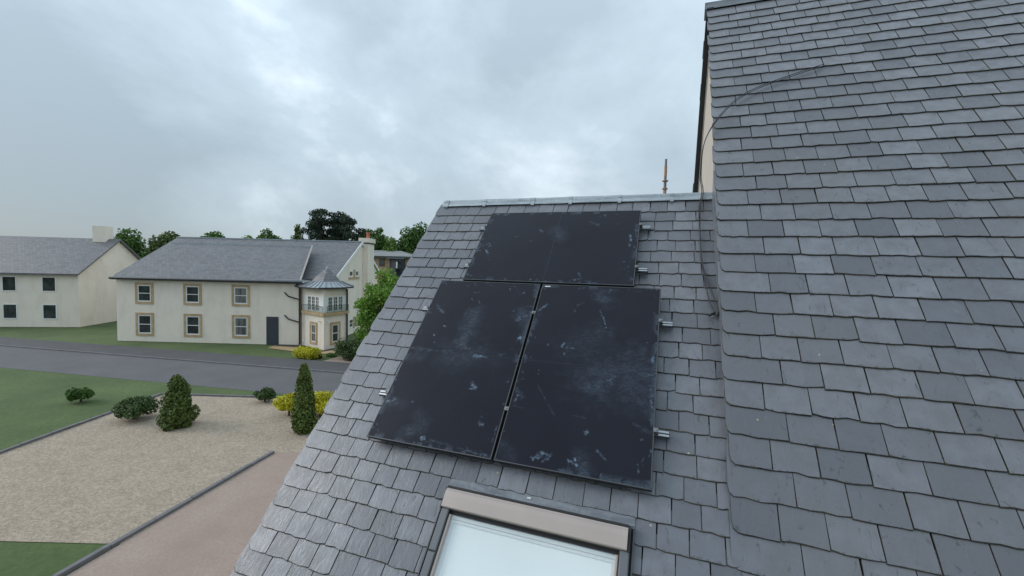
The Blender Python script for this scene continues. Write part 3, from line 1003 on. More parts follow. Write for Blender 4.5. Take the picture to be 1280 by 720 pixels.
# ------------------------------------------------------------------ solar panels
STROKES = {"T":[[1.112,0.76,1.197,0.712,0.03,0.5],[1.132,0.824,1.205,0.728,0.057,0.25],[0.939,0.842,0.991,0.809,0.023,0.25],[0.343,0.587,0.388,0.597,0.014,0.9],[0.391,0.549,0.41,0.565,0.009,0.8],[0.375,0.486,0.413,0.44,0.014,0.9],[0.258,0.239,0.31,0.255,0.014,0.6],[0.252,0.122,0.296,0.095,0.014,0.6],[0.266,0.532,0.261,0.453,0.017,0.6],[0.243,0.883,0.235,0.814,0.015,0.6],[0.257,0.344,0.255,0.314,0.014,0.5],[1.958,0.742,1.969,0.653,0.017,0.8],[1.96,0.595,1.971,0.567,0.011,0.6],[1.965,0.293,1.976,0.267,0.009,0.5],[1.98,0.215,1.967,0.151,0.009,0.4],[1.469,0.078,1.533,0.094,0.023,0.5],[1.493,0.17,1.52,0.119,0.01,0.4],[0.325,1.133,0.364,1.132,0.01,0.7],[0.432,1.111,0.456,1.114,0.008,0.7],[0.85,1.139,0.873,1.142,0.007,0.7],[1.164,1.134,1.198,1.133,0.007,0.8],[1.321,1.132,1.377,1.131,0.009,0.7],[1.531,1.116,1.574,1.115,0.006,0.6],[0.86,0.642,0.892,0.652,0.009,0.4],[1.511,0.95,1.599,0.916,0.029,0.2],[1.617,0.034,1.653,0.043,0.007,0.5],[1.745,0.04,1.763,0.041,0.005,0.5],[0.593,0.038,0.617,0.03,0.006,0.5],[0.871,0.032,0.914,0.026,0.006,0.5],[1.152,1.075,1.141,0.103,0.008,0.08],[2.01,0.832,2.031,0.654,0.011,0.3],[0.255,0.989,0.258,1.061,0.02,0.3]],"L":[[0.551,-0.455,0.528,-0.789,0.066,0.35],[0.705,-0.915,0.821,-0.918,0.022,0.7],[0.592,-0.841,0.631,-0.844,0.012,0.8],[0.446,-0.976,0.709,-0.883,0.08,0.22],[0.762,-1.192,0.81,-1.228,0.021,0.7],[0.747,-1.245,0.797,-1.244,0.011,0.6],[0.955,-1.524,0.978,-1.538,0.02,0.55],[0.498,-1.723,0.511,-1.74,0.01,1],[0.521,-1.714,0.531,-1.732,0.008,1],[1.071,-0.414,1.014,-0.478,0.026,0.7],[1.038,-0.399,1.111,-0.463,0.052,0.35],[1.057,-0.703,1.09,-0.667,0.025,0.9],[1.063,-0.637,1.094,-0.65,0.017,0.6],[0.922,-0.876,0.988,-0.862,0.014,0.4],[1.092,-1.093,1.086,-1.136,0.015,0.6],[0.119,-0.394,0.2,-0.445,0.023,0.4],[0.264,-0.606,0.29,-0.615,0.009,0.9],[0.531,-0.268,0.556,-0.305,0.009,0.8],[0.196,-0.719,0.203,-0.729,0.009,0.8],[0.234,-0.802,0.241,-0.811,0.009,0.8],[0.031,-1.468,0.084,-1.435,0.023,0.75],[0.012,-1.215,0.021,-1.265,0.015,0.5],[-0.046,-1.032,0.153,-0.977,0.043,0.2],[0.378,-1.548,0.489,-1.609,0.037,0.18],[0.327,-1.711,0.453,-1.653,0.037,0.25],[0.007,-1.48,0.202,-1.48,0.034,0.2],[0.003,-0.893,0.599,-0.905,0.021,0.18],[1.103,-1.537,1.102,-1.656,0.012,0.4],[0.392,-0.836,0.867,-0.928,0.057,0.15],[0.823,-1.75,1.104,-1.78,0.012,0.3],[0.582,-1.731,0.771,-1.747,0.01,0.3],[1.048,-1.757,1.104,-1.78,0.012,0.4],[0.974,-0.143,0.988,-0.127,0.012,0.5],[1.081,-0.079,1.173,-0.086,0.012,0.4],[0.842,-0.018,0.962,-0.166,0.006,0.25],[0.449,-0.158,0.499,-0.147,0.009,0.6],[0.443,-0.236,0.462,-0.261,0.008,0.5],[0.539,-0.269,0.559,-0.297,0.008,0.6]],"R":[[1.766,-0.301,1.806,-0.373,0.01,0.7],[1.806,-0.373,1.844,-0.484,0.009,0.7],[1.501,-0.69,1.484,-0.738,0.01,0.9],[1.535,-0.733,1.6,-0.741,0.013,0.6],[1.502,-0.766,1.523,-0.809,0.01,0.6],[1.595,-0.711,1.78,-0.585,0.096,0.16],[1.875,-0.967,2.142,-0.88,0.16,0.26],[1.797,-1.083,1.901,-0.99,0.069,0.3],[2.041,-1.025,2.198,-1.08,0.12,0.22],[1.958,-0.983,2.001,-0.964,0.014,0.8],[1.904,-1.017,1.948,-0.998,0.014,0.6],[1.997,-0.786,2.16,-0.823,0.069,0.2],[2.178,-0.929,2.28,-1.019,0.054,0.25],[2.135,-1.114,2.247,-1.219,0.059,0.2],[1.447,-1.731,1.496,-1.701,0.022,0.5],[1.503,-1.682,1.581,-1.686,0.019,0.55],[1.473,-1.694,1.45,-1.741,0.011,0.5],[1.564,-1.71,1.526,-1.738,0.011,0.5],[1.701,-1.691,1.746,-1.71,0.013,1],[1.752,-1.677,1.776,-1.725,0.01,1],[1.714,-1.705,1.712,-1.718,0.008,0.9],[1.793,-1.67,1.838,-1.765,0.041,0.3],[1.802,-1.477,1.816,-1.466,0.015,0.6],[1.896,-1.589,1.975,-1.654,0.008,0.35],[1.188,-1.665,1.285,-1.76,0.032,0.14],[1.186,-1.018,1.199,-1.028,0.013,0.8],[1.328,-0.99,1.335,-0.997,0.008,0.8],[1.174,-0.863,1.192,-0.891,0.016,0.5],[1.154,-0.757,1.161,-0.693,0.016,0.4],[1.194,-1.31,1.209,-1.242,0.012,0.4],[1.184,-1.338,1.274,-1.35,0.007,0.4],[1.171,-1.194,1.249,-1.25,0.025,0.15],[1.149,-0.596,1.182,-0.642,0.014,0.5],[2.247,-0.743,2.253,-0.798,0.018,0.6],[2.254,-1.146,2.266,-1.192,0.013,0.5],[2.261,-1.298,2.266,-1.32,0.012,0.6],[2.238,-1.025,2.262,-1.096,0.021,0.3],[2.226,-1.584,2.218,-1.615,0.01,0.4],[2.191,-1.64,2.199,-1.698,0.006,0.4],[1.174,-0.36,1.252,-0.264,0.014,0.6],[1.735,-0.116,1.822,-0.165,0.048,0.3],[2.252,-0.014,2.278,-0.012,0.015,0.6],[2.141,-1.35,2.256,-1.399,0.02,0.12],[1.343,-1.116,1.542,-1.372,0.007,0.15],[1.676,-1.352,1.789,-1.359,0.007,0.2],[1.549,-0.248,1.599,-0.222,0.018,0.12]]}


def vnoise(x, y, seed):
    """Smooth value noise on arrays."""
    rg = np.random.RandomState(seed)
    tab = rg.rand(256, 256)
    xi, yi = np.floor(x).astype(int), np.floor(y).astype(int)
    fx, fy = x - xi, y - yi
    fx, fy = fx * fx * (3 - 2 * fx), fy * fy * (3 - 2 * fy)
    g = lambda a, b: tab[a % 256, b % 256]
    return (g(xi, yi) * (1 - fx) + g(xi + 1, yi) * fx) * (1 - fy) + (g(xi, yi + 1) * (1 - fx) + g(xi + 1, yi + 1) * fx) * fy


def fbm(x, y, seed):
    return sum(vnoise(x * 2 ** i, y * 2 ** i, seed + i) * 0.5 ** (i + 1) for i in range(4))


def solar_panel(u0, v0, w, h, key, label, seam_axis, sticker=None):
    """u0, v0: lower left corner in the roof frame."""
    c = (u0 + w / 2, v0 + h / 2)
    t = thing('solar_panel', label, 'solar panel', PF(c[0], c[1], -0.035), (TH, 0, 0), 'black solar panels on the slate roof')
    hw, hh = w / 2, h / 2
    fr_, top = 0.011, 0.035
    m = MB()
    for (x0, x1, y0, y1) in ((-hw, hw, -hh, -hh + fr_), (-hw, hw, hh - fr_, hh), (-hw, -hw + fr_, -hh + fr_, hh - fr_), (hw - fr_, hw, -hh + fr_, hh - fr_)):
        m.bevel_box(x0, x1, y0, y1, 0, top, 0.0012, 0)
    # thin bare lip, a paler grey, round the top of the frame
    for (x0, x1, y0, y1) in ((-hw + 0.001, hw - 0.001, -hh + 0.003, -hh + fr_ - 0.003), (-hw + 0.001, hw - 0.001, hh - fr_ + 0.003, hh - 0.003), (-hw + 0.003, -hw + fr_ - 0.003, -hh + fr_, hh - fr_), (hw - fr_ + 0.003, hw - 0.003, -hh + fr_, hh - fr_)):
        m.box(x0, x1, y0, y1, top - 0.003, top + 0.0006, 1)
    m.build('frame', ['frame_black', 'frame_edge'], t)
    m = MB()
    m.box(-hw + fr_, hw - fr_, -hh + fr_, hh - fr_, 0.024, 0.028)
    m.build('backsheet', 'black_plastic', t)
    # glass with the dust and hand marks left by the fitters
    st = 0.006
    nx, ny = int((w - 2 * fr_) / st), int((h - 2 * fr_) / st)
    gx = np.linspace(-hw + fr_, hw - fr_, nx + 1)
    gy = np.linspace(-hh + fr_, hh - fr_, ny + 1)
    X, Y = np.meshgrid(gx, gy)
    D = np.zeros_like(X)
    U, V = X + c[0], Y + c[1]
    nz = fbm(U * 18, V * 18, 5)
    nf = fbm(U * 75, V * 75, 45)
    n2_ = fbm(U * 30 + V * 55, V * 60 - U * 22, 25)
    for (ax, ay, bx, by, wd, sg) in STROKES[key]:
        wob = (nz - 0.47) * wd * 2.6 if wd > 0.03 else ((nf - 0.47) * 2.2 + (nz - 0.47) * 2.2) * wd
        dx, dy = bx - ax, by - ay
        L2 = dx * dx + dy * dy + 1e-9
        tt = np.clip(((U - ax) * dx + (V - ay) * dy) / L2, 0, 1)
        dist = np.hypot(U - ax - tt * dx, V - ay - tt * dy) + wob
        soft = 2.3 if wd > 0.03 else 0.9
        k_ = np.clip(1 - dist / (wd * soft), 0, 1)
        D = np.maximum(D, (sg * 1.1 if wd < 0.03 else sg * 0.48) * (k_ ** 1.2) * ((0.6 + 0.5 * np.clip((n2_ - 0.36) * 5, 0, 1)) if wd > 0.03 else (0.35 + 0.65 * np.clip((n2_ - 0.40) * 6, 0, 1))))
    # finger dabs, mostly round the rim where the panel was gripped
    rp_ = np.random.RandomState(len(STROKES[key]))
    for q_ in range(46):
        t_ = rp_.uniform(0, 1)
        off = abs(rp_.normal(0, 0.05)) + 0.012 if q_ < 40 else rp_.uniform(0.1, 0.5)
        side = rp_.randint(4)
        du, dv = (t_ * w - hw, hh - off) if side == 0 else (t_ * w - hw, -hh + off) if side == 1 else (-hw + off, t_ * h - hh) if side == 2 else (hw - off, t_ * h - hh)
        r1 = rp_.uniform(0.004, 0.011)
        ang = rp_.uniform(0, 3.14)
        ex, ey_ = X - du, Y - dv
        ea = (ex * math.cos(ang) + ey_ * math.sin(ang)) / (r1 * rp_.uniform(1.0, 2.6))
        eb = (-ex * math.sin(ang) + ey_ * math.cos(ang)) / r1
        D = np.maximum(D, rp_.uniform(0.1, 0.42) * np.clip(1.15 - np.hypot(ea, eb) + (nf - 0.47) * 2.0, 0, 1))
    # grubby edges where the panel was carried
    edge = np.minimum(np.minimum(U - U.min(), U.max() - U), np.minimum(V - V.min(), V.max() - V))
    D = np.maximum(D, 0.22 * np.clip(1 - edge / 0.05, 0, 1) * (fbm(U * 9, V * 9, 77) > 0.55))
    ax_ = X if seam_axis == 'x' else Y
    D = np.maximum(D, 0.05 * (np.abs(ax_) < 0.006))
    verts = np.stack([X, Y, np.full_like(X, top - 0.002)], -1).reshape(-1, 3)
    i = np.arange((nx + 1) * ny).reshape(ny, nx + 1)[:, :nx].ravel()
    faces = np.stack([i, i + 1, i + nx + 2, i + nx + 1], -1)
    me = bpy.data.meshes.new('glass')
    me.vertices.add(len(verts))
    me.vertices.foreach_set('co', verts.ravel())
    me.loops.add(faces.size)
    me.loops.foreach_set('vertex_index', faces.ravel())
    me.polygons.add(len(faces))
    me.polygons.foreach_set('loop_start', np.arange(0, faces.size, 4))
    me.update(calc_edges=True)
    me.validate()
    a = me.attributes.new('dust', 'FLOAT', 'POINT')
    a.data.foreach_set('value', np.clip(D, 0, 1).astype(np.float32).ravel())
    me.materials.append(MATS['panel_glass'])
    link('glass', me, t)
    if sticker:
        sx_, sy_ = sticker
        MB().box(sx_, sx_ + 0.055, sy_, sy_ + 0.012, top - 0.0019, top - 0.0013).build('sticker', 'sticker', t)
    return t


PW, PL = 1.134, 1.797
solar_panel(0.249, 0.021, PL, PW, 'T', 'black solar panel lying lengthwise, alone in the upper row below the ridge', 'x')
solar_panel(0.0, -PL, PW, PL, 'L', 'upright black solar panel of the lower pair, on the verge side', 'y')
solar_panel(1.156, -PL, PW, PL, 'R', 'upright black solar panel with a big chalky smear, above the roof window', 'y', (-PW / 2 + 0.03, PL / 2 - 0.035))

# ------------------------------------------------------------------ mounting rails
RAIL_LABELS = ['topmost aluminium mounting rail, just below the ridge, sticking out past the upper panel',
               'aluminium mounting rail under the lower part of the lengthwise upper panel',
               'aluminium mounting rail under the upper half of the two lower panels',
               'lowest aluminium mounting rail, nearest the roof window']
for (u0, u1, v, pa, pb, mid), lb in zip(((0.155, 2.155, 0.915, 0.249, 2.046, None), (0.165, 2.155, 0.277, 0.249, 2.046, None),
                                         (-0.098, 2.398, -0.372, 0.0, 2.29, 1.145), (-0.115, 2.39, -1.375, 0.0, 2.29, 1.145)), RAIL_LABELS):
    t = thing('mounting_rail', lb, 'rail', PF((u0 + u1) / 2, v, -0.08), (TH, 0, 0), 'mounting rails under the solar panels')
    L2 = (u1 - u0) / 2
    m = MB()
    # extruded section: base, two side webs with a dark slot and a pair of lips on top
    m.box(-L2, L2, -0.020, 0.020, 0.000, 0.006)
    m.box(-L2, L2, -0.020, -0.016, 0.006, 0.040)
    m.box(-L2, L2, 0.016, 0.020, 0.006, 0.040)
    m.box(-L2, L2, -0.016, -0.005, 0.034, 0.0395)
    m.box(-L2, L2, 0.005, 0.016, 0.034, 0.0395)
    m.box(-L2, L2, -0.0215, -0.020, 0.012, 0.019, 1)
    m.build('rail', ['aluminium', 'black_plastic'], t)
    for sgn in (-1, 1):
        m = MB()
        m.box(min(sgn * L2, sgn * (L2 + 0.004)), max(sgn * L2, sgn * (L2 + 0.004)), -0.021, 0.021, -0.001, 0.0405)
        m.build('end_cap', 'black_plastic', t)
    cu = (u0 + u1) / 2
    for e_, sgn in ((pa, -1), (pb, 1)):
        x = e_ - cu
        m = MB()
        a, b = sorted((x + sgn * 0.002, x + sgn * 0.026))
        m.box(a, b, -0.018, 0.018, 0.0405, 0.072)
        a, b = sorted((x - sgn * 0.008, x + sgn * 0.026))
        m.bevel_box(a, b, -0.016, 0.016, 0.0825, 0.0865, 0.001)
        a, b = sorted((x + sgn * 0.002, x + sgn * 0.007))
        m.box(a, b, -0.018, 0.018, 0.072, 0.0825)
        m.tube([(x + sgn * 0.0165, 0, 0.072), (x + sgn * 0.0165, 0, 0.0935)], 0.0065, 6)
        m.build('end_clamp', 'clamp_metal', t)
    if mid is not None:
        x = mid - cu
        m = MB()
        m.bevel_box(x - 0.019, x + 0.019, -0.015, 0.015, 0.0818, 0.0852, 0.001)
        m.box(x - 0.006, x + 0.006, -0.018, 0.018, 0.0405, 0.0818)
        m.tube([(x, 0, 0.085), (x, 0, 0.0915)], 0.0065, 6)
        m.build('mid_clamp', 'clamp_metal', t)
    # roof hooks reaching under the slates
    for x in np.linspace(-L2 + 0.25, L2 - 0.25, 3):
        m = MB()
        m.box(x - 0.015, x + 0.015, -0.02, 0.14, -0.022, -0.017)
        m.box(x - 0.015, x + 0.015, -0.026, -0.0215, -0.022, 0.02)
        m.build('roof_hook', 'aluminium', t)

# ------------------------------------------------------------------ loose cable over the verge and down the slates
cab = thing('cable', 'loose black cable hanging over the verge and down the slates beside the gable wall', 'cable', PF(2.66, 0.6, NS))
cb = PF(2.66, 0.6, NS)


def smooth_path(pts, n=6):
    pts = [Vector(p) for p in pts]
    out = []
    for i in range(len(pts) - 1):
        p0, p1, p2, p3 = pts[max(i - 1, 0)], pts[i], pts[i + 1], pts[min(i + 2, len(pts) - 1)]
        for k in range(n):
            t = k / n
            out.append(0.5 * ((2 * p1) + (p2 - p0) * t + (2 * p0 - 5 * p1 + 4 * p2 - p3) * t * t + (3 * p1 - p0 - 3 * p2 + p3) * t ** 3))
    out.append(pts[-1])
    return out


def P2F(x, s, n):        # point on the taller slope: x across from its verge, s below the ridge, n proud
    return Vector((HX + x, HY - s * c2 - n * s2, HZ - s * s2 + n * c2))


for k, dx in enumerate((0.0, 0.03)):
    top = [P2F(1.2, 2.0 + dx, 0.03), P2F(0.6, 2.28 + dx, 0.035), P2F(0.3, 2.52 + dx, 0.05), P2F(0.06, 2.95 + dx, 0.10),
           Vector((HX - 0.07, 5.30 - dx, CAMZ + 1.45)), Vector((HX - 0.085 - dx * 0.4, 5.33 - dx, CAMZ + 1.1))]
    low = [PF(2.69 - dx * 0.5, 1.52, NS + 0.05), PF(2.655 - dx * 0.4, 1.25, NS + 0.03), PF(2.645, 0.8, NS + 0.024 + dx * 0.3), PF(2.65 + dx * 0.2, 0.45, NS + 0.024)]
    if k == 0:
        low += [PF(2.675, 0.2, NS + 0.024), PF(2.70, -0.03, NS + 0.024), PF(2.735, -0.17, NS + 0.026), PF(2.74, -0.205, NS + 0.03)]
    else:
        low += [PF(2.685, 0.25, NS + 0.024), PF(2.735, 0.02, NS + 0.026), PF(2.765, -0.12, NS + 0.028), PF(2.775, -0.19, NS + 0.03)]
    MB().tube([p - cb for p in smooth_path(top + low)], 0.0048, 7).build('strand', 'cable_sheath', cab, True)
for a, b in ((PF(2.745, -0.19, NS + 0.03), PF(2.69, -0.235, NS + 0.03)), (PF(2.775, -0.175, NS + 0.03), PF(2.755, -0.235, NS + 0.032))):
    d = (b - a).normalized()
    MB().tube([a - cb, a + d * 0.03 - cb, a + d * 0.031 - cb, a + d * 0.05 - cb, b - cb], [0.008, 0.008, 0.011, 0.011, 0.008], 8).build('connector', 'black_plastic', cab)
tp = PF(2.646, 0.79, NS + 0.026) - cb
MB().tube([tp + Vector((0, -0.012, -0.012)), tp + Vector((0, 0.012, 0.012))], 0.0085, 8).build('tape', 'blue_tape', cab)

# ------------------------------------------------------------------ mast beyond the ridge
mast = thing('mast', 'tall thin mast in rust and grey sections rising beyond the lead ridge', 'mast', (-0.15, 40, 0))
MB().tube([(0, 0, 0), (0, 0, 12.4)], 0.13, 10).build('pole', 'mast_grey', mast)
for a, b, r_, mt in ((12.4, 13.5, 0.15, 'mast_rust'), (13.5, 14.15, 0.125, 'mast_grey'), (14.15, 14.5, 0.115, 'mast_grey'), (14.5, 15.42, 0.125, 'mast_rust'), (15.42, 16.05, 0.1, 'mast_grey')):
    MB().tube([(0, 0, a), (0, 0, b)], r_, 10).build('section', mt, mast)
for zc, mt, rr_ in ((14.15, 'mast_rust', 0.25), (13.47, 'mast_rust', 0.24)):
    MB().tube([(0, 0, zc - 0.05), (0, 0, zc + 0.05)], rr_, 12).build('collar', mt, mast)

# ------------------------------------------------------------------ ground, street and paths
gm = MB()
gm.add([(-900, -300, -0.02), (900, -300, -0.02), (900, 1500, -0.02), (-900, 1500, -0.02)], [(0, 1, 2, 3)])
structure('ground', gm, 'grass')
SA_ = R(-11.0)


def st(x, y, z=0.0):     # street frame: x along the kerb, y across, origin on the far kerb
    return yw(-11.0 + x * math.cos(SA_) - y * math.sin(SA_), 24.15 + x * math.sin(SA_) + y * math.cos(SA_), z)


def sheet(name, poly, mat, z, thick=0.0):
    m_ = MB()
    if thick:
        m_.prism([Vector((p.x, p.y, z)) for p in poly], (0, 0, -thick))
    else:
        m_.add([(p.x, p.y, z) for p in poly], [tuple(range(len(poly)))])
    o = m_.build(name, mat)
    o['kind'] = 'structure'
    return o


sheet('road', [st(-90, -4.2), st(60, -4.2), st(60, -0.12), st(-90, -0.12)], 'asphalt', -0.012)
sheet('pavement', [st(-90, 0.02), st(60, 0.02), st(60, 2.05), st(-90, 2.05)], 'tarmac_dark', 0.06, 0.2)
for k in range(60):
    a = -70 + k * 1.5
    o = sheet('kerb', [st(a + 0.01, -0.12), st(a + 1.49, -0.12), st(a + 1.49, 0.015), st(a + 0.01, 0.015)], 'kerb_stone', 0.064, 0.2)
sheet('front_path', [yw(-17.5, 30.2), yw(-13.4, 28.6), yw(-10.8, 29.2), yw(-9, 30.5), yw(-9, 31.2), yw(-11.0, 31.8), yw(-13.2, 29.75), yw(-15.7, 31.35), yw(-17.5, 31.4)], 'sand_path', 0.012)
sheet('driveway', [yw(-11.95, 26.3), yw(-8.6, 26.2), yw(-8.6, 30.4), yw(-10.8, 29.15), yw(-11.3, 28.2)], 'pink_paving', 0.02)
sheet('planting_bed', [yw(-17.6, 31.0), yw(-15.7, 30.7), yw(-13.25, 29.2), yw(-11.9, 31.2), yw(-12.5, 32.2), yw(-13.2, 29.95), yw(-15.7, 31.7), yw(-17.6, 31.8)], 'soil', 0.03)
sheet('gravel_bed', [yw(-16, 9), yw(0, 9), yw(0, 19), yw(-16, 19.2)], 'gravel', -0.006)
sheet('paved_drive', [yw(-9.0, 6), yw(-3, 6), yw(-3, 14.2), yw(-7.6, 13.6)], 'pink_paving', 0.004)

# ------------------------------------------------------------------ plants
def leaf_mesh(name, centers, normals, size, mat, rg, jitter=0.9, aspect=1.0, hang=0.0):
    """Small bent leaf-clump faces at the given points."""
    n = len(centers)
    nn = normals + rg.normal(0, jitter, (n, 3))
    nn /= np.linalg.norm(nn, axis=1)[:, None] + 1e-9
    ref = rg.normal(0, 1, (n, 3))
    ref[:, 2] -= hang
    a = np.cross(nn, ref)
    a /= np.linalg.norm(a, axis=1)[:, None] + 1e-9
    b = np.cross(nn, a)
    sz = size * rg.uniform(0.6, 1.3, (n, 1))
    a, b = a * sz * 0.5, b * sz * 0.5 * aspect
    bend = nn * sz * 0.18
    quad = np.stack([centers - b, centers + a * 0.75 + bend, centers + b, centers - a * 0.75 + bend], 1)
    verts = quad.reshape(-1, 3)
    me = bpy.data.meshes.new(name)
    me.vertices.add(len(verts))
    me.vertices.foreach_set('co', verts.ravel())
    me.loops.add(n * 4)
    me.loops.foreach_set('vertex_index', np.arange(n * 4))
    me.polygons.add(n)
    me.polygons.foreach_set('loop_start', np.arange(0, n * 4, 4))
    me.update(calc_edges=True)
    at = me.attributes.new('tone', 'FLOAT', 'FACE')
    at.data.foreach_set('value', rg.uniform(0, 1, n).astype(np.float32))
    me.materials.append(MATS[mat])
    return me


def blob_points(rg, clumps, n, shell=0.45):
    """Points and outward normals spread over the outer part of many small ellipsoid clumps."""
    w = np.array([c[3] * c[4] + c[4] * c[5] + c[3] * c[5] for c in clumps])
    idx = rg.choice(len(clumps), n, p=w / w.sum())
    d = rg.normal(0, 1, (n, 3))
    d /= np.linalg.norm(d, axis=1)[:, None]
    r = 1 - shell * rg.uniform(0, 1, (n, 1)) ** 1.6
    cl = np.array(clumps)[idx]
    p = cl[:, :3] + d * r * cl[:, 3:6]
    return p, d


def crown_clumps(rg, c, rad, k, cr, flat=1.0, low=-0.55):
    out = []
    while len(out) < k:
        d = rg.normal(0, 1, 3)
        d /= np.linalg.norm(d)
        if d[2] < low:
            continue
        q = rg.uniform(0.35, 0.95)
        s = cr * rg.uniform(0.6, 1.25)
        out.append((c[0] + d[0] * q * (rad[0] - s * 0.6), c[1] + d[1] * q * (rad[1] - s * 0.6), c[2] + d[2] * q * (rad[2] - s * 0.6), s, s, s * flat))
    return out


def limb_tree(rg, h_trunk, clumps, r0, mat, parent, name='trunk', limbs=14):
    m_ = MB()
    top = Vector((rg.uniform(-0.2, 0.2), rg.uniform(-0.2, 0.2), h_trunk))
    m_.tube([(0, 0, -0.1), (0.02 * h_trunk, 0, h_trunk * 0.35), top * 0.75, top], [r0 * 1.3, r0, r0 * 0.75, r0 * 0.4], 8)
    sel = rg.choice(len(clumps), min(limbs, len(clumps)), replace=False)
    for i in sel:
        e_ = Vector(clumps[i][:3])
        s0 = top * rg.uniform(0.5, 0.95)
        mid = (s0 + e_) * 0.5 + Vector((0, 0, -0.08 * (e_ - s0).length))
        m_.tube([s0, mid, e_], [r0 * 0.35, r0 * 0.22, r0 * 0.07], 5)
    return m_.build(name, mat, parent, True)


def broad_tree(label, x, y, h, rad, n, leaf, mat, seed, k=26, cr=None, base=0.25, group=None, limbs=14, bark='bark', name='broadleaf_tree', low=-0.55, shell=0.5):
    rg = np.random.RandomState(seed)
    t = thing(name, label, 'tree', yw(x, y), (0, 0, rg.uniform(0, 6)), group)
    zc = h * (base + 1) / 2
    rz_ = h * (1 - base) / 2
    cl = crown_clumps(rg, (0, 0, zc), (rad, rad, rz_), k, cr or rad * 0.42, 0.85, low)
    limb_tree(rg, h * 0.72, cl, max(0.08, h * 0.022), bark, t, limbs=limbs)
    p, d = blob_points(rg, cl, n, shell)
    link('crown', leaf_mesh('crown', p, d, leaf, mat, rg), t)
    return t


def pine_tree(label, x, y, h, seed, rad, n, leaf, base=0.4):
    rg = np.random.RandomState(seed)
    t = thing('pine_tree', label, 'tree', yw(x, y), (0, 0, rg.uniform(0, 6)), 'tall dark pines behind the cream house')
    cl = []
    nlev = 10
    for i in range(nlev):
        f = i / (nlev - 1)
        zz = h * (base + (0.97 - base) * f)
        rr_ = rad * (1 - 0.5 * f ** 3) * rg.uniform(0.75, 1.15)
        for j in range(6 if f < 0.8 else 4):
            a = rg.uniform(0, 2 * math.pi)
            q = rr_ * rg.uniform(0.1, 0.85)
            s_ = rad * rg.uniform(0.2, 0.36)
            cl.append((math.cos(a) * q, math.sin(a) * q, zz + rg.uniform(-0.6, 0.6), s_, s_, s_ * 0.5))
    limb_tree(rg, h * 0.95, cl, h * 0.018, 'pine_bark', t, limbs=24)
    p, d = blob_points(rg, cl, n, 0.6)
    link('crown', leaf_mesh('crown', p, d, leaf, 'needle_dark', rg, aspect=0.7), t)
    return t


# the fresh green tree in front of the cream house
rg = np.random.RandomState(4)
t = thing('broadleaf_tree', 'fresh green leafy tree between the cream house and the slate verge', 'tree', yw(-8.6, 28.2))
cl = crown_clumps(rg, (0.1, 0, 3.45), (2.45, 2.0, 2.65), 60, 0.6, 0.8, -0.95)
cl += [(-1.45, -0.3, 1.5, 0.55, 0.5, 0.45), (-1.7, -0.1, 2.3, 0.5, 0.5, 0.4), (-1.0, -0.6, 1.0, 0.6, 0.5, 0.5), (-0.3, -0.7, 1.2, 0.6, 0.5, 0.5)]
limb_tree(rg, 4.6, cl, 0.12, 'bark', t, limbs=26)
p, d = blob_points(rg, cl, 14000, 0.75)
link('crown', leaf_mesh('crown', p, d, 0.17, 'leaf_fresh', rg, 0.8), t)

BG = 'trees beyond the houses'
pine_tree('broad dark pine with bare forked trunk, leftmost big pine behind the ridge', -38.2, 84, 16.3, 21, 4.6, 10000, 0.4, 0.36)
pine_tree('dark pine whose crown leans against the broad pine, behind the ridge', -35.4, 86, 16.2, 22, 3.6, 8500, 0.4, 0.38)
pine_tree('dense dark pine standing lowest of the pines, nearest the chimney', -32.8, 84, 14.9, 23, 4.0, 9500, 0.4, 0.22)
# sparse tree at the left of the pines
rg = np.random.RandomState(31)
t = thing('sparse_tree', 'thin half bare tree left of the dark pines', 'tree', yw(-42.3, 84))
cl = crown_clumps(rg, (0, 0, 10.8), (1.7, 1.7, 3.4), 20, 0.55, 1.1, -0.9)
limb_tree(rg, 12.5, cl, 0.22, 'bark', t, limbs=20)
p, d = blob_points(rg, cl, 700, 0.9)
link('crown', leaf_mesh('crown', p, d, 0.4, 'leaf_olive', rg), t)
broad_tree('olive green broadleaf tree just right of the pines, above the house ridge', -29.9, 86, 13.9, 3.0, 3400, 0.5, 'leaf_olive', 41, group=BG)
broad_tree('dark green broadleaf tree behind the chimney pot', -27.0, 84, 13.9, 2.9, 3600, 0.5, 'leaf_mid', 42, group=BG)
broad_tree('dark bushy tree filling the gap right of the chimney', -25.2, 88, 11.6, 2.6, 2600, 0.5, 'leaf_mid', 43, group=BG)
broad_tree('small pale green rounded tree above the brick building', -23.6, 82, 12.3, 2.2, 2600, 0.42, 'leaf_light', 44, group=BG)
broad_tree('largest green broadleaf tree, beside the slate verge above the brick building', -19.8, 86, 15.3, 3.6, 6500, 0.5, 'leaf_mid', 45, k=40, group=BG)
broad_tree('green broadleaf tree rising from low behind the brick building roof', -21.9, 91, 13.2, 2.6, 3000, 0.5, 'leaf_light', 46, group=BG)
for i, (x, y, h_, r_, mt, lb) in enumerate((
        (-48.5, 86, 13.2, 3.4, 'leaf_mid', 'round green tree left of the thin half bare tree'),
        (-56, 88, 12.0, 3.6, 'leaf_light', 'pale green tree behind the far end of the cream house'),
        (-64, 90, 13.6, 3.8, 'leaf_mid', 'tall green tree left of the pale green one beyond the cream house'),
        (-73, 90, 12.4, 3.9, 'leaf_olive', 'olive green tree second from the far left of the treeline'),
        (-84, 92, 13.4, 4.4, 'leaf_mid', 'broad green tree at the far left of the treeline'))):
    broad_tree(lb, x, y, h_, r_, 3600, 0.55, mt, 60 + i, group=BG)
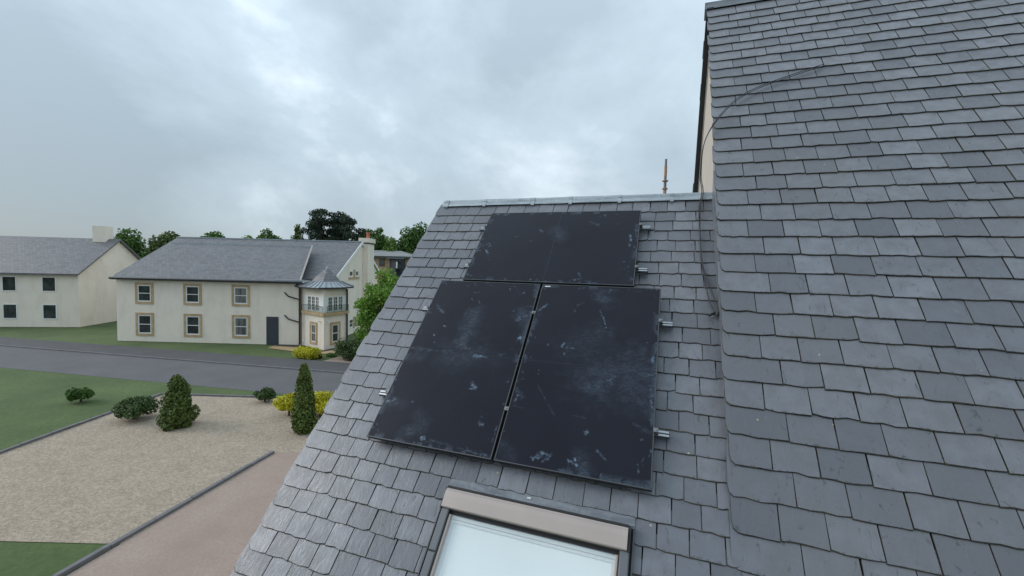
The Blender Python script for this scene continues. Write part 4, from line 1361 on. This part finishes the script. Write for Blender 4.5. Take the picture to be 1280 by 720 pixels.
# woodland closing the horizon, a mass nobody could count
rg = np.random.RandomState(8)
cl = []
for i in range(190):
    w_ = yw(rg.uniform(-190, 40), rg.uniform(104, 135))
    hh_ = rg.uniform(6.5, 10.3)
    cl.append((w_.x, w_.y, hh_ * 0.5, rg.uniform(2.5, 4.5), rg.uniform(2.5, 4.5), hh_ * 0.5))
p, d = blob_points(rg, cl, 42000, 0.3)
wd = link('woodland', leaf_mesh('woodland', p, d, 0.9, 'leaf_mid', rg))
wd['kind'] = 'stuff'


def shrub(name, label, x, y, clumps, n, leaf, mat, seed, stem=0.5, group=None, jitter=0.6, aspect=1.0, part='foliage'):
    rg_ = np.random.RandomState(seed)
    t_ = thing(name, label, 'shrub', yw(x, y), (0, 0, 0), group)
    MB().tube([(0, 0, -0.05), (0.02, 0.01, stem)], [0.05, 0.02], 7).build('stem', 'bark', t_)
    p_, d_ = blob_points(rg_, clumps, n, 0.35)
    p_[:, 2] = np.maximum(p_[:, 2], 0.03)
    link(part, leaf_mesh(part, p_, d_, leaf, mat, rg_, jitter, aspect), t_)
    return t_


# pointed conifer in the near garden
def conifer(label, x, y, h, rad, seed, group, loose=1.0):
    rg_ = np.random.RandomState(seed)
    cl_ = []
    for i in range(64):
        f = i / 63
        zz = 0.12 + (h - 0.3) * f
        rr_ = rad * min(1.0, 0.72 + f * 2.0) * (1 - f) ** 0.72 + 0.035
        a = i * 2.4 + rg_.uniform(-0.3, 0.3)
        s_ = (0.09 + 0.26 * rr_) * (1 + (loose - 1) * rg_.uniform(-0.5, 0.6))
        rr_ *= 1 + (loose - 1) * rg_.uniform(-0.4, 0.9)
        cl_.append((math.cos(a) * rr_ * 0.62, math.sin(a) * rr_ * 0.62, zz, s_, s_, s_ * 1.35))
    return shrub('conifer', label, x, y, cl_, 8500, 0.075, 'conifer_green', seed, h * 0.85, group, 0.75, 1.5)


conifer('dark green pointed conifer standing in gravel beside the yellow bush', -7.55, 15.35, 2.62, 0.43, 3, None, 1.25)
rg = np.random.RandomState(5)
cl = crown_clumps(rg, (0, 0, 0.5), (0.8, 0.7, 0.5), 26, 0.28, 0.85, -0.7)
shrub('golden_bush', 'bright yellow rounded bush behind the pointed conifer, on its verge side', -7.72, 17.0, cl, 5200, 0.085, 'leaf_yellow', 5)
cl = crown_clumps(rg, (0, 0, 0.5), (0.62, 0.6, 0.46), 20, 0.25, 0.85, -0.7)
shrub('golden_bush', 'yellow bush mostly hidden left of the pointed conifer', -8.98, 17.0, cl, 4200, 0.085, 'leaf_yellow', 6)
cl = [(rg.uniform(-0.85, 0.4), rg.uniform(-0.35, 0.35), rg.uniform(0.2, 0.52), 0.3, 0.3, 0.27) for _ in range(40)]
shrub('golden_hedge', 'small clipped yellow hedge by the far pavement', -13.0, 27.2, cl, 4200, 0.09, 'leaf_yellow', 7)
cl = [(rg.uniform(-0.9, 1.4), rg.uniform(-0.55, 0.55), rg.uniform(0.25, 1.06), 0.34, 0.34, 0.32) for _ in range(80)]
shrub('clipped_hedge', 'dark green clipped hedge under the leafy tree', -10.3, 27.3, cl, 9000, 0.085, 'hedge_green', 9)
cl = [(rg.uniform(-0.35, 0.35), rg.uniform(-0.15, 0.15), 0.1, 0.16, 0.16, 0.12) for _ in range(12)]
shrub('low_plant', 'low green plant at the edge of the far lawn', -11.95, 28.0, cl, 700, 0.07, 'leaf_mid', 10, 0.12)
cl = [(rg.uniform(-0.12, 0.12), rg.uniform(-0.1, 0.1), 0.12, 0.14, 0.14, 0.14) for _ in range(6)]
plain('purple_leaf', (0.05, 0.018, 0.025), 0.7)
shrub('purple_plant', 'small dark purple plant beside the yellow hedge', -12.5, 27.4, cl, 400, 0.07, 'purple_leaf', 12, 0.12)
# the near gardens go on to the left
conifer('second pointed conifer further left along the near garden', -12.4, 15.6, 2.0, 0.5, 13, None, 1.7)
cl = crown_clumps(rg, (0, 0, 0.45), (0.9, 0.8, 0.45), 26, 0.28, 0.85, -0.7)
shrub('green_bush', 'rounded green bush left of the second conifer', -14.6, 16.2, cl, 4200, 0.085, 'hedge_green', 14)

# edging stones round the gravel and the drive
def edging(name, pts, step, mat, w=0.11, h=0.07):
    for i in range(len(pts) - 1):
        a_, b_ = pts[i], pts[i + 1]
        L3 = (b_ - a_).length
        k_ = max(1, int(L3 / step))
        d_ = (b_ - a_) / L3
        q_ = Vector((-d_.y, d_.x, 0)) * w
        for j_ in range(k_):
            p_, r_ = a_ + d_ * (L3 * j_ / k_ + 0.008), a_ + d_ * (L3 * (j_ + 1) / k_ - 0.008)
            z_ = h + random.Random(i * 97 + j_).uniform(-0.012, 0.012)
            o_ = MB().prism([Vector((v_.x, v_.y, z_)) for v_ in (p_, r_, r_ + q_, p_ + q_)], (0, 0, -0.2)).build(name, mat)
            o_['kind'] = 'structure'


edging('edging_stone', [yw(-16, 9), yw(-16, 19.2), yw(-7.5, 19.06)], 0.9, 'kerb_stone')
edging('edging_stone', [yw(-9.05, 6), yw(-7.65, 13.6)], 0.9, 'kerb_stone')
rg = np.random.RandomState(77)
for x, y, r_, mt, lb in ((-18.5, 18.0, 0.5, 'leaf_mid', 'low green mound on the lawn edge left of the gravel'),
                         (-10.9, 18.6, 0.42, 'hedge_green', 'small dark bush on the gravel near the road, right of the second conifer')):
    cl = crown_clumps(rg, (0, 0, r_ * 0.7), (r_ * 1.2, r_, r_ * 0.75), 22, r_ * 0.38, 0.85, -0.7)
    shrub('green_bush', lb, x, y, cl, 2600, 0.08, mt, int(-x * 10))

# ------------------------------------------------------------------ cream house across the street
HO = (-14.0, 33.0)
ch = thing('cream_house', 'cream rendered house across the street with turret bay, slate roof and gable chimney', 'house', yw(*HO), (0, 0, YAW))


def hl(x, y, z=0.0):
    return Vector((x - HO[0], y - HO[1], z))


def cpart(name, mb, mat, parent=None, smooth=False):
    return mb.build(name, mat, parent or ch, smooth)


GX = -14.1
Y0, Y1, YR = 33.6, 44.2, 39.5
ZE, ZR = 5.15, 8.24
XL = -31.0
# main body: front and gable walls
cpart('front_wall', MB().box(XL - HO[0], GX - 0.3 - HO[0], 0.6, 0.9, 0, ZE - 0.05), 'harling')
gpoly = [hl(GX, Y0, 0), hl(GX, Y0, ZE - 0.08), hl(GX, YR, ZR - 0.12), hl(GX, Y1, 5.66), hl(GX, Y1, 0)]
cpart('gable_wall', MB().prism(gpoly, (-0.3, 0, 0)), 'harling')
cpart('end_wall', MB().prism([hl(XL, p.y + HO[1], p.z) for p in gpoly], (0.3, 0, 0)), 'harling')
# two slopes of the main roof
for sgn in (-1, 1):
    e_ = Y0 - 0.45 if sgn < 0 else Y1 + 0.45
    ze = ZE - 0.24 if sgn < 0 else 5.5
    m = MB().prism([hl(XL - 0.15, e_, ze), hl(GX + 0.10, e_, ze), hl(GX + 0.10, YR, ZR), hl(XL - 0.15, YR, ZR)], (0, 0, -0.14) if sgn < 0 else (0, 0, -0.141))
    o = cpart('roof', m, 'far_slate')
    uv_planar(o, (1, 0, 0), (0, 0.87, 0.5))
cpart('ridge_cap', MB().box(XL - 0.2 - HO[0], GX + 0.1 - HO[0], YR - 0.14 - HO[1], YR + 0.14 - HO[1], ZR - 0.05, ZR + 0.05), 'lead')
for sgn in (-1, 1):
    e_ = Y0 - 0.5 if sgn < 0 else Y1 + 0.5
    ze = ZE - 0.27 if sgn < 0 else 5.47
    cpart('barge_board', MB().prism([hl(GX + 0.102, e_, ze), hl(GX + 0.102, YR, ZR + 0.03), hl(GX + 0.102, YR, ZR - 0.27), hl(GX + 0.102, e_, ze - 0.27)], (0.06, 0, 0)), 'barge_white')
# chimney rising on the gable
cx0, cx1, cy0, cy1 = GX + 0.003, GX + 0.5, 39.85, 41.6
m = MB().box(cx0 - HO[0], cx1 - HO[0], cy0 - HO[1], cy1 - HO[1], 0, 8.2)
m.box(cx0 - 0.3 - HO[0], cx0 - 0.003 - HO[0], cy0 - HO[1], cy1 - HO[1], 7.3, 8.2)
chim = cpart('chimney', m, 'harling')
cpart('chimney_cope', MB().box(cx0 - 0.36 - HO[0], cx1 + 0.1 - HO[0], cy0 - 0.1 - HO[1], cy1 + 0.1 - HO[1], 8.203, 8.62), 'harling', chim)
cpart('chimney_band', MB().box(cx0 - 0.33 - HO[0], cx1 + 0.05 - HO[0], cy0 - 0.05 - HO[1], cy1 + 0.05 - HO[1], 8.08, 8.2), 'fascia_dark', chim)
cpart('chimney_pot', MB().tube([hl(GX + 0.22, 40.7, 8.62), hl(GX + 0.22, 40.7, 9.05), hl(GX + 0.22, 40.7, 9.1), hl(GX + 0.22, 40.7, 9.2)], [0.17, 0.14, 0.18, 0.18], 10), 'terracotta', chim)

# projecting front block on the left with its own slope and stone skew
BX, BY = -15.75, 31.5
ZB, ZBR = 4.85, 7.6
cpart('block_wall', MB().box(XL + 1.5 - HO[0], BX - HO[0], BY - HO[1], Y0 + 0.0 - HO[1], 0, ZB - 0.05), 'harling')
m = MB().prism([hl(XL + 1.4, BY - 0.35, ZB - 0.1), hl(BX + 0.05, BY - 0.35, ZB - 0.1), hl(-17.55, 37.0, ZBR), hl(XL + 1.4, 37.0, ZBR)], (0, 0, -0.13))
o = cpart('roof', m, 'far_slate')
uv_planar(o, (1, 0, 0), (0, 0.87, 0.5))
cpart('ridge_cap', MB().box(XL + 1.3 - HO[0], -17.6 - HO[0], 36.9 - HO[1], 37.12 - HO[1], ZBR - 0.06, ZBR + 0.06), 'lead')
a, b = hl(BX + 0.05, BY - 0.35, ZB - 0.1), hl(-17.55, 37.0, ZBR)
cpart('skew', MB().prism([a, b, b + Vector((0.13, 0, 0)), a + Vector((0.13, 0, 0))], (0, 0, 0.08)), 'skew_stone')
cpart('gutter', MB().tube([hl(XL + 1.4, BY - 0.42, ZB - 0.12), hl(BX + 0.3, BY - 0.42, ZB - 0.12)], 0.09, 8), 'pipe_black')
cpart('lead_apron', MB().box(-17.5 - HO[0], BX + 0.35 - HO[0], BY - 0.34 - HO[1], BY + 0.1 - HO[1], ZB - 0.06, ZB + 0.06), 'lead')
# downpipes with branches
m = MB()
m.tube([hl(-15.72, 31.3, 0.1), hl(-15.72, 31.3, 4.3), hl(-15.9, 31.15, 4.6)], 0.07, 8)
for zz in (1.75, 3.45):
    m.tube([hl(-15.72, 31.3, zz), hl(-16.6, 31.36, zz + 0.22), hl(-16.9, 31.4, zz + 0.5)], 0.05, 8)
cpart('downpipe', m, 'pipe_black')

# turret bay on the corner
bay = [(-15.68, 31.55), (-13.25, 29.78), (-12.45, 31.85), (-13.6, 34.6), (-15.5, 34.6)]
bw = MB().prism([hl(x, y, 0) for x, y in bay], (0, 0, 4.35))
cpart('bay_wall', bw, 'harling')
bc = (-14.0, 32.05)
ring = [(-16.05, 31.45), (-14.75, 30.1), (-13.45, 29.45), (-12.45, 30.25), (-11.98, 31.7), (-12.6, 33.4), (-14.0, 34.4), (-15.6, 33.6)]


def rscale(f):
    return [(bc[0] + (x - bc[0]) * f, bc[1] + (y - bc[1]) * f) for x, y in ring]


def loft(levels, close_top=None, gap=0.0):
    vs, fs = [], []
    n_ = len(ring)
    for f, z_ in levels:
        vs += [hl(x, y, z_) for x, y in rscale(f)]
    for i in range(len(levels) - 1):
        for k_ in range(n_):
            k2 = (k_ + 1) % n_
            fs.append((i * n_ + k_, i * n_ + k2, (i + 1) * n_ + k2, (i + 1) * n_ + k_))
    if close_top:
        vs.append(hl(bc[0], bc[1], close_top))
        for k_ in range(n_):
            fs.append(((len(levels) - 1) * n_ + k_, (len(levels) - 1) * n_ + (k_ + 1) % n_, len(vs) - 1))
    return MB().add(vs, fs)


cpart('bay_soffit', loft([(0.8, 4.35), (1.0, 4.38), (1.0, 4.46)]), 'pipe_black')
tw = loft([(0.52, 4.82), (0.36, 5.2)], 5.88)
o = cpart('turret_roof', tw, 'far_slate')
uv_planar(o, (0.8, 0.6, 0), (0, 0, 1))
cpart('turret_skirt', loft([(1.03, 4.465), (0.9, 4.53), (0.72, 4.66), (0.55, 4.84)]), 'lead', None, False)
# rolls on the lead skirt and the finial cap
m = MB()
rs = [rscale(f) for f in (1.02, 0.9, 0.72, 0.55)]
for k_ in range(len(ring)):
    for tt in (0.0, 0.35, 0.7):
        pts = []
        for f, z_ in zip(rs, (4.49, 4.555, 4.685, 4.865)):
            a, b = f[k_], f[(k_ + 1) % len(ring)]
            pts.append(hl(a[0] + (b[0] - a[0]) * tt, a[1] + (b[1] - a[1]) * tt, z_))
        m.tube(pts, 0.028, 5)
cpart('skirt_rolls', m, 'lead_dark')
cpart('finial', MB().tube([hl(bc[0], bc[1], 5.55), hl(bc[0], bc[1], 5.86), hl(bc[0], bc[1], 5.94)], [0.2, 0.06, 0.015], 8), 'lead')
gt = [hl(x, y, 4.44) for x, y in rscale(1.035)]
cpart('bay_gutter', MB().tube(gt + [gt[0]], 0.06, 7), 'pipe_black')
cpart('downpipe', MB().tube([hl(-12.38, 31.78, 0.05), hl(-12.38, 31.78, 4.3)], 0.06, 8), 'pipe_black')


def face_frame(a, b):
    """Matrix: x along a->b, y outwards, z up."""
    A_, B_ = hl(*a), hl(*b)
    x = (B_ - A_).normalized()
    y = Vector((x.y, -x.x, 0))
    mt = Matrix((( x.x, y.x, 0, A_.x), (x.y, y.y, 0, A_.y), (0, 0, 1, 0), (0, 0, 0, 1)))
    return mt, (B_ - A_).length


def sash(mt, x0, x1, z0, z1, rows, cols, surround=0.0, frame=0.06, proud=0.03, mat='white_frame', curtain=False, name='window', panes=True):
    """A window: frame bars standing proud, pane behind, optional stone surround."""
    m_ = MB()
    for (p, q, r_, s_) in ((x0, x1, z0, z0 + frame), (x0, x1, z1 - frame, z1), (x0, x0 + frame, z0 + frame, z1 - frame), (x1 - frame, x1, z0 + frame, z1 - frame)):
        m_.box(p, q, -0.02, proud, r_, s_, 0, mt)
    w_ = cpart(name, m_, mat)
    m_ = MB().box(x0 + frame, x1 - frame, 0.004, proud - 0.02, z0 + frame, z1 - frame, 0, mt)
    cpart('pane', m_, 'window_glass', w_)
    m_ = MB()
    bw_ = 0.022
    for i in range(1, cols):
        xx = x0 + frame + (x1 - x0 - 2 * frame) * i / cols
        m_.box(xx - bw_ / 2, xx + bw_ / 2, proud - 0.0195, proud - 0.006, z0 + frame, z1 - frame, 0, mt)
    for j in range(1, rows):
        zz = z0 + frame + (z1 - z0 - 2 * frame) * j / rows
        bh = bw_ if rows > 2 or cols > 1 else 0.05
        m_.box(x0 + frame, x1 - frame, proud - 0.0195, proud - 0.004, zz - bh / 2, zz + bh / 2, 0, mt)
    if m_.v:
        cpart('glazing_bars', m_, mat, w_)
    if surround:
        m_ = MB()
        s_ = surround
        for (p, q, r_, t_) in ((x0 - s_, x1 + s_, z0 - s_, z0), (x0 - s_, x1 + s_, z1, z1 + s_), (x0 - s_, x0, z0, z1), (x1, x1 + s_, z0, z1)):
            m_.box(p, q, -0.02, 0.055, r_, t_, 0, mt)
        cpart('surround', m_, 'sandstone', w_)
    return w_


def panel(mt, x0, x1, z0, z1, proud, mat, name):
    return cpart(name, MB().box(x0, x1, -0.02, proud, z0, z1, 0, mt), mat)


mL, lL = face_frame(bay[0], bay[1])
mR, lR = face_frame(bay[1], bay[2])
z0w, z1w = 2.72, 3.82
# left face: white panel, three casements, white corner
panel(mL, 0.42, 0.86, z0w, z1w, 0.03, 'white_frame', 'white_panel')
for x0 in (0.865, 1.40, 1.93):
    sash(mL, x0, x0 + 0.515, z0w, z1w, 4, 2, 0, 0.075)
panel(mL, 2.455, lL - 0.01, z0w, z1w, 0.03, 'white_frame', 'white_panel')
panel(mR, 0.01, 0.32, z0w, z1w, 0.03, 'white_frame', 'white_panel')
for x0 in (0.325, 0.83, 1.335):
    sash(mR, x0, x0 + 0.485, z0w, z1w, 4, 2, 0, 0.075)
panel(mR, 1.825, lR - 0.06, z0w, z1w, 0.03, 'white_frame', 'white_panel')
# sandstone ledge and glass balustrade
for mt, l_ in ((mL, lL), (mR, lR)):
    m = MB().box(0.2 if mt is mL else 0.0, l_ + (0.12 if mt is mL else 0.1), -0.02, 0.16, 2.46, 2.66, 0, mt)
    cpart('stone_ledge', m, 'sandstone')
    m = MB()
    m.box(0.2 if mt is mL else 0.17, l_ + (0.12 if mt is mL else 0.1), 0.135, 0.15, 2.68, 3.12, 0, mt)
    g_ = cpart('glass_balustrade', m, 'balcony_glass')
    m = MB()
    for xx in np.linspace(0.22, l_ + 0.05, 4):
        m.box(xx - 0.015, xx + 0.015, 0.125, 0.134, 2.6, 3.14, 0, mt)
    m.box(0.2, l_ + 0.05, 0.12, 0.1345, 3.122, 3.15, 0, mt)
    cpart('rail', m, 'frame_edge', g_)
sash(mL, 1.36, 1.98, 0.46, 1.76, 2, 1, 0.17, 0.07, curtain=True)
sash(mR, 0.75, 1.38, 0.46, 1.76, 2, 1, 0.17, 0.07)
for mt, xx in ((mL, 2.55), (mR, 0.35)):
    cpart('wall_light', MB().tube([mt @ Vector((xx, 0.0, 2.05)), mt @ Vector((xx, 0.12, 2.05)), mt @ Vector((xx, 0.13, 1.92))], 0.05, 7), 'white_frame')
# small gable windows, paired with a sandstone mullion and sill
mG, _ = face_frame((GX, Y0), (GX, Y1))
for x0 in (2.95, 4.35):
    sash(mG, x0, x0 + 0.9, 5.02, 5.62, 1, 1, 0, 0.13)
panel(mG, 3.87, 4.33, 5.0, 5.66, 0.05, 'sandstone', 'mullion')
panel(mG, 2.85, 5.35, 4.82, 4.99, 0.06, 'sandstone', 'window_sill')
sash(mG, 3.0, 3.9, 0.55, 1.35, 2, 1, 0, 0.1)
panel(mG, 3.95, 4.3, 0.45, 1.45, 0.05, 'sandstone', 'mullion')
# windows of the front block, out to the left
mF, _ = face_frame((XL + 1.5, BY), (BX, BY))
for x0 in (1.6, 5.2, 8.8):
    sash(mF, x0, x0 + 1.0, 0.6, 2.0, 2, 1, 0.17, 0.08)
    sash(mF, x0, x0 + 1.0, 3.0, 4.25, 2, 1, 0.17, 0.08)
panel(mF, 11.2, 12.1, 0.0, 2.1, 0.04, 'dark_cladding', 'front_door')

# ------------------------------------------------------------------ another house of the estate further left
ho2 = thing('rendered_house', 'cream rendered house with plain slate roof at the far left of the street', 'house', yw(-46, 36), (0, 0, YAW + R(8)))
w2 = MB()
w2.box(-8, 8, 0, 9, 0, 4.9)
wall2 = w2.build('wall', 'harling', ho2)
for sgn in (-1, 1):
    e_ = -0.4 if sgn < 0 else 9.4
    o = MB().prism([(-8.3, e_, 4.7), (8.3, e_, 4.7), (8.3, 4.5, 8.0), (-8.3, 4.5, 8.0)], (0, 0, -0.14)).build('roof', 'far_slate', ho2)
    uv_planar(o, (1, 0, 0), (0, 0.85, 0.5))
for x in (-8.0, 7.75):
    MB().prism([(x, 0, 4.902), (x, 9, 4.902), (x, 4.5, 7.84)], (0.25, 0, 0)).build('gable', 'harling', ho2)
MB().box(6.2, 7.3, 4.0, 5.0, 6.8, 9.2).build('chimney', 'harling', ho2)
for x in (-5.5, -1.5, 2.2, 5.2):
    for z0_ in (0.7, 3.1):
        f_ = MB()
        for (p, q, r_, s_) in ((x, x + 1.1, z0_, z0_ + 0.07), (x, x + 1.1, z0_ + 1.23, z0_ + 1.3), (x, x + 0.07, z0_ + 0.07, z0_ + 1.23), (x + 1.03, x + 1.1, z0_ + 0.07, z0_ + 1.23)):
            f_.box(p, q, -0.05, 0.02, r_, s_)
        fo = f_.build('window', 'white_frame', ho2)
        MB().box(x + 0.07, x + 1.03, -0.02, -0.005, z0_ + 0.07, z0_ + 1.23).build('pane', 'window_glass', fo)

# ------------------------------------------------------------------ low brick building with hipped grey roof
bb = thing('brick_building', 'low modern brick building with shallow grey roof and dark clad entrance behind the tree', 'building', yw(-21, 75), (0, 0, YAW))
m = MB()
m.box(-10, 3.2, 0, 12, 0, 7.35)
o = m.build('wall', 'brick', bb)
uv_planar(o, (1, 0.6, 0), (0, 0, 1))
zf, zr = 7.55, 8.75
m = MB()
vs = [(-10.6, -0.5, zf), (3.75, -0.5, zf), (3.75, 12.5, zf), (-10.6, 12.5, zf), (-6, 6, zr), (-0.4, 6, zr)]
m.add(vs, [(0, 1, 5, 4), (1, 2, 5), (2, 3, 4, 5), (3, 0, 4), (3, 2, 1, 0)])
m.build('roof', 'flat_roof', bb)
m = MB()
for (x0, x1, y0, y1) in ((-10.62, 3.77, -0.56, -0.502), (3.752, 3.81, -0.56, 12.5)):
    m.box(x0, x1, y0, y1, zf - 0.28, zf + 0.03)
m.build('fascia', 'fascia_dark', bb)
m = MB()
m.box(-10.5, 3.7, -0.49, -0.002, zf - 0.26, zf - 0.18)
m.build('soffit', 'fascia_dark', bb)
m = MB()
m.prism([(-0.75, -0.003, 0), (2.0, -0.003, 0), (1.9, -1.2, 0), (0.6, -1.2, 0)], (0, 0, 7.15))
cl_ = m.build('entrance_bay', 'dark_cladding', bb)
MB().box(0.72, 1.8, -1.26, -1.203, 4.3, 6.9).build('door', 'window_glass', cl_)
MB().box(0.74, 0.98, -1.285, -1.262, 5.5, 6.6).build('door_blind', 'white_frame', cl_)
MB().box(-0.9, 2.05, -1.35, -0.004, 7.152, 7.26).build('canopy', 'flat_roof', bb)
for x in (-8.2, -5.6, -2.55):
    f_ = MB()
    x1 = x + 0.92
    for (p, q, r_, s_) in ((x, x1, 5.85, 5.95), (x, x1, 7.0, 7.1), (x, x + 0.1, 5.95, 7.0), (x1 - 0.1, x1, 5.95, 7.0)):
        f_.box(p, q, -0.03, 0.06 - 0.1, r_, s_)
    f_ = MB().box(x, x1, -0.06, -0.003, 5.8, 7.05)
    fo = f_.build('window', 'dark_cladding', bb)
    MB().box(x + 0.14, x1 - 0.14, -0.075, -0.061, 5.95, 6.92).build('pane', 'window_glass', fo)
    x = x - 0.9
MB().box(-3.62, -3.46, -0.1, -0.003, 0, 7.3).build('downpipe', 'pipe_black', bb)
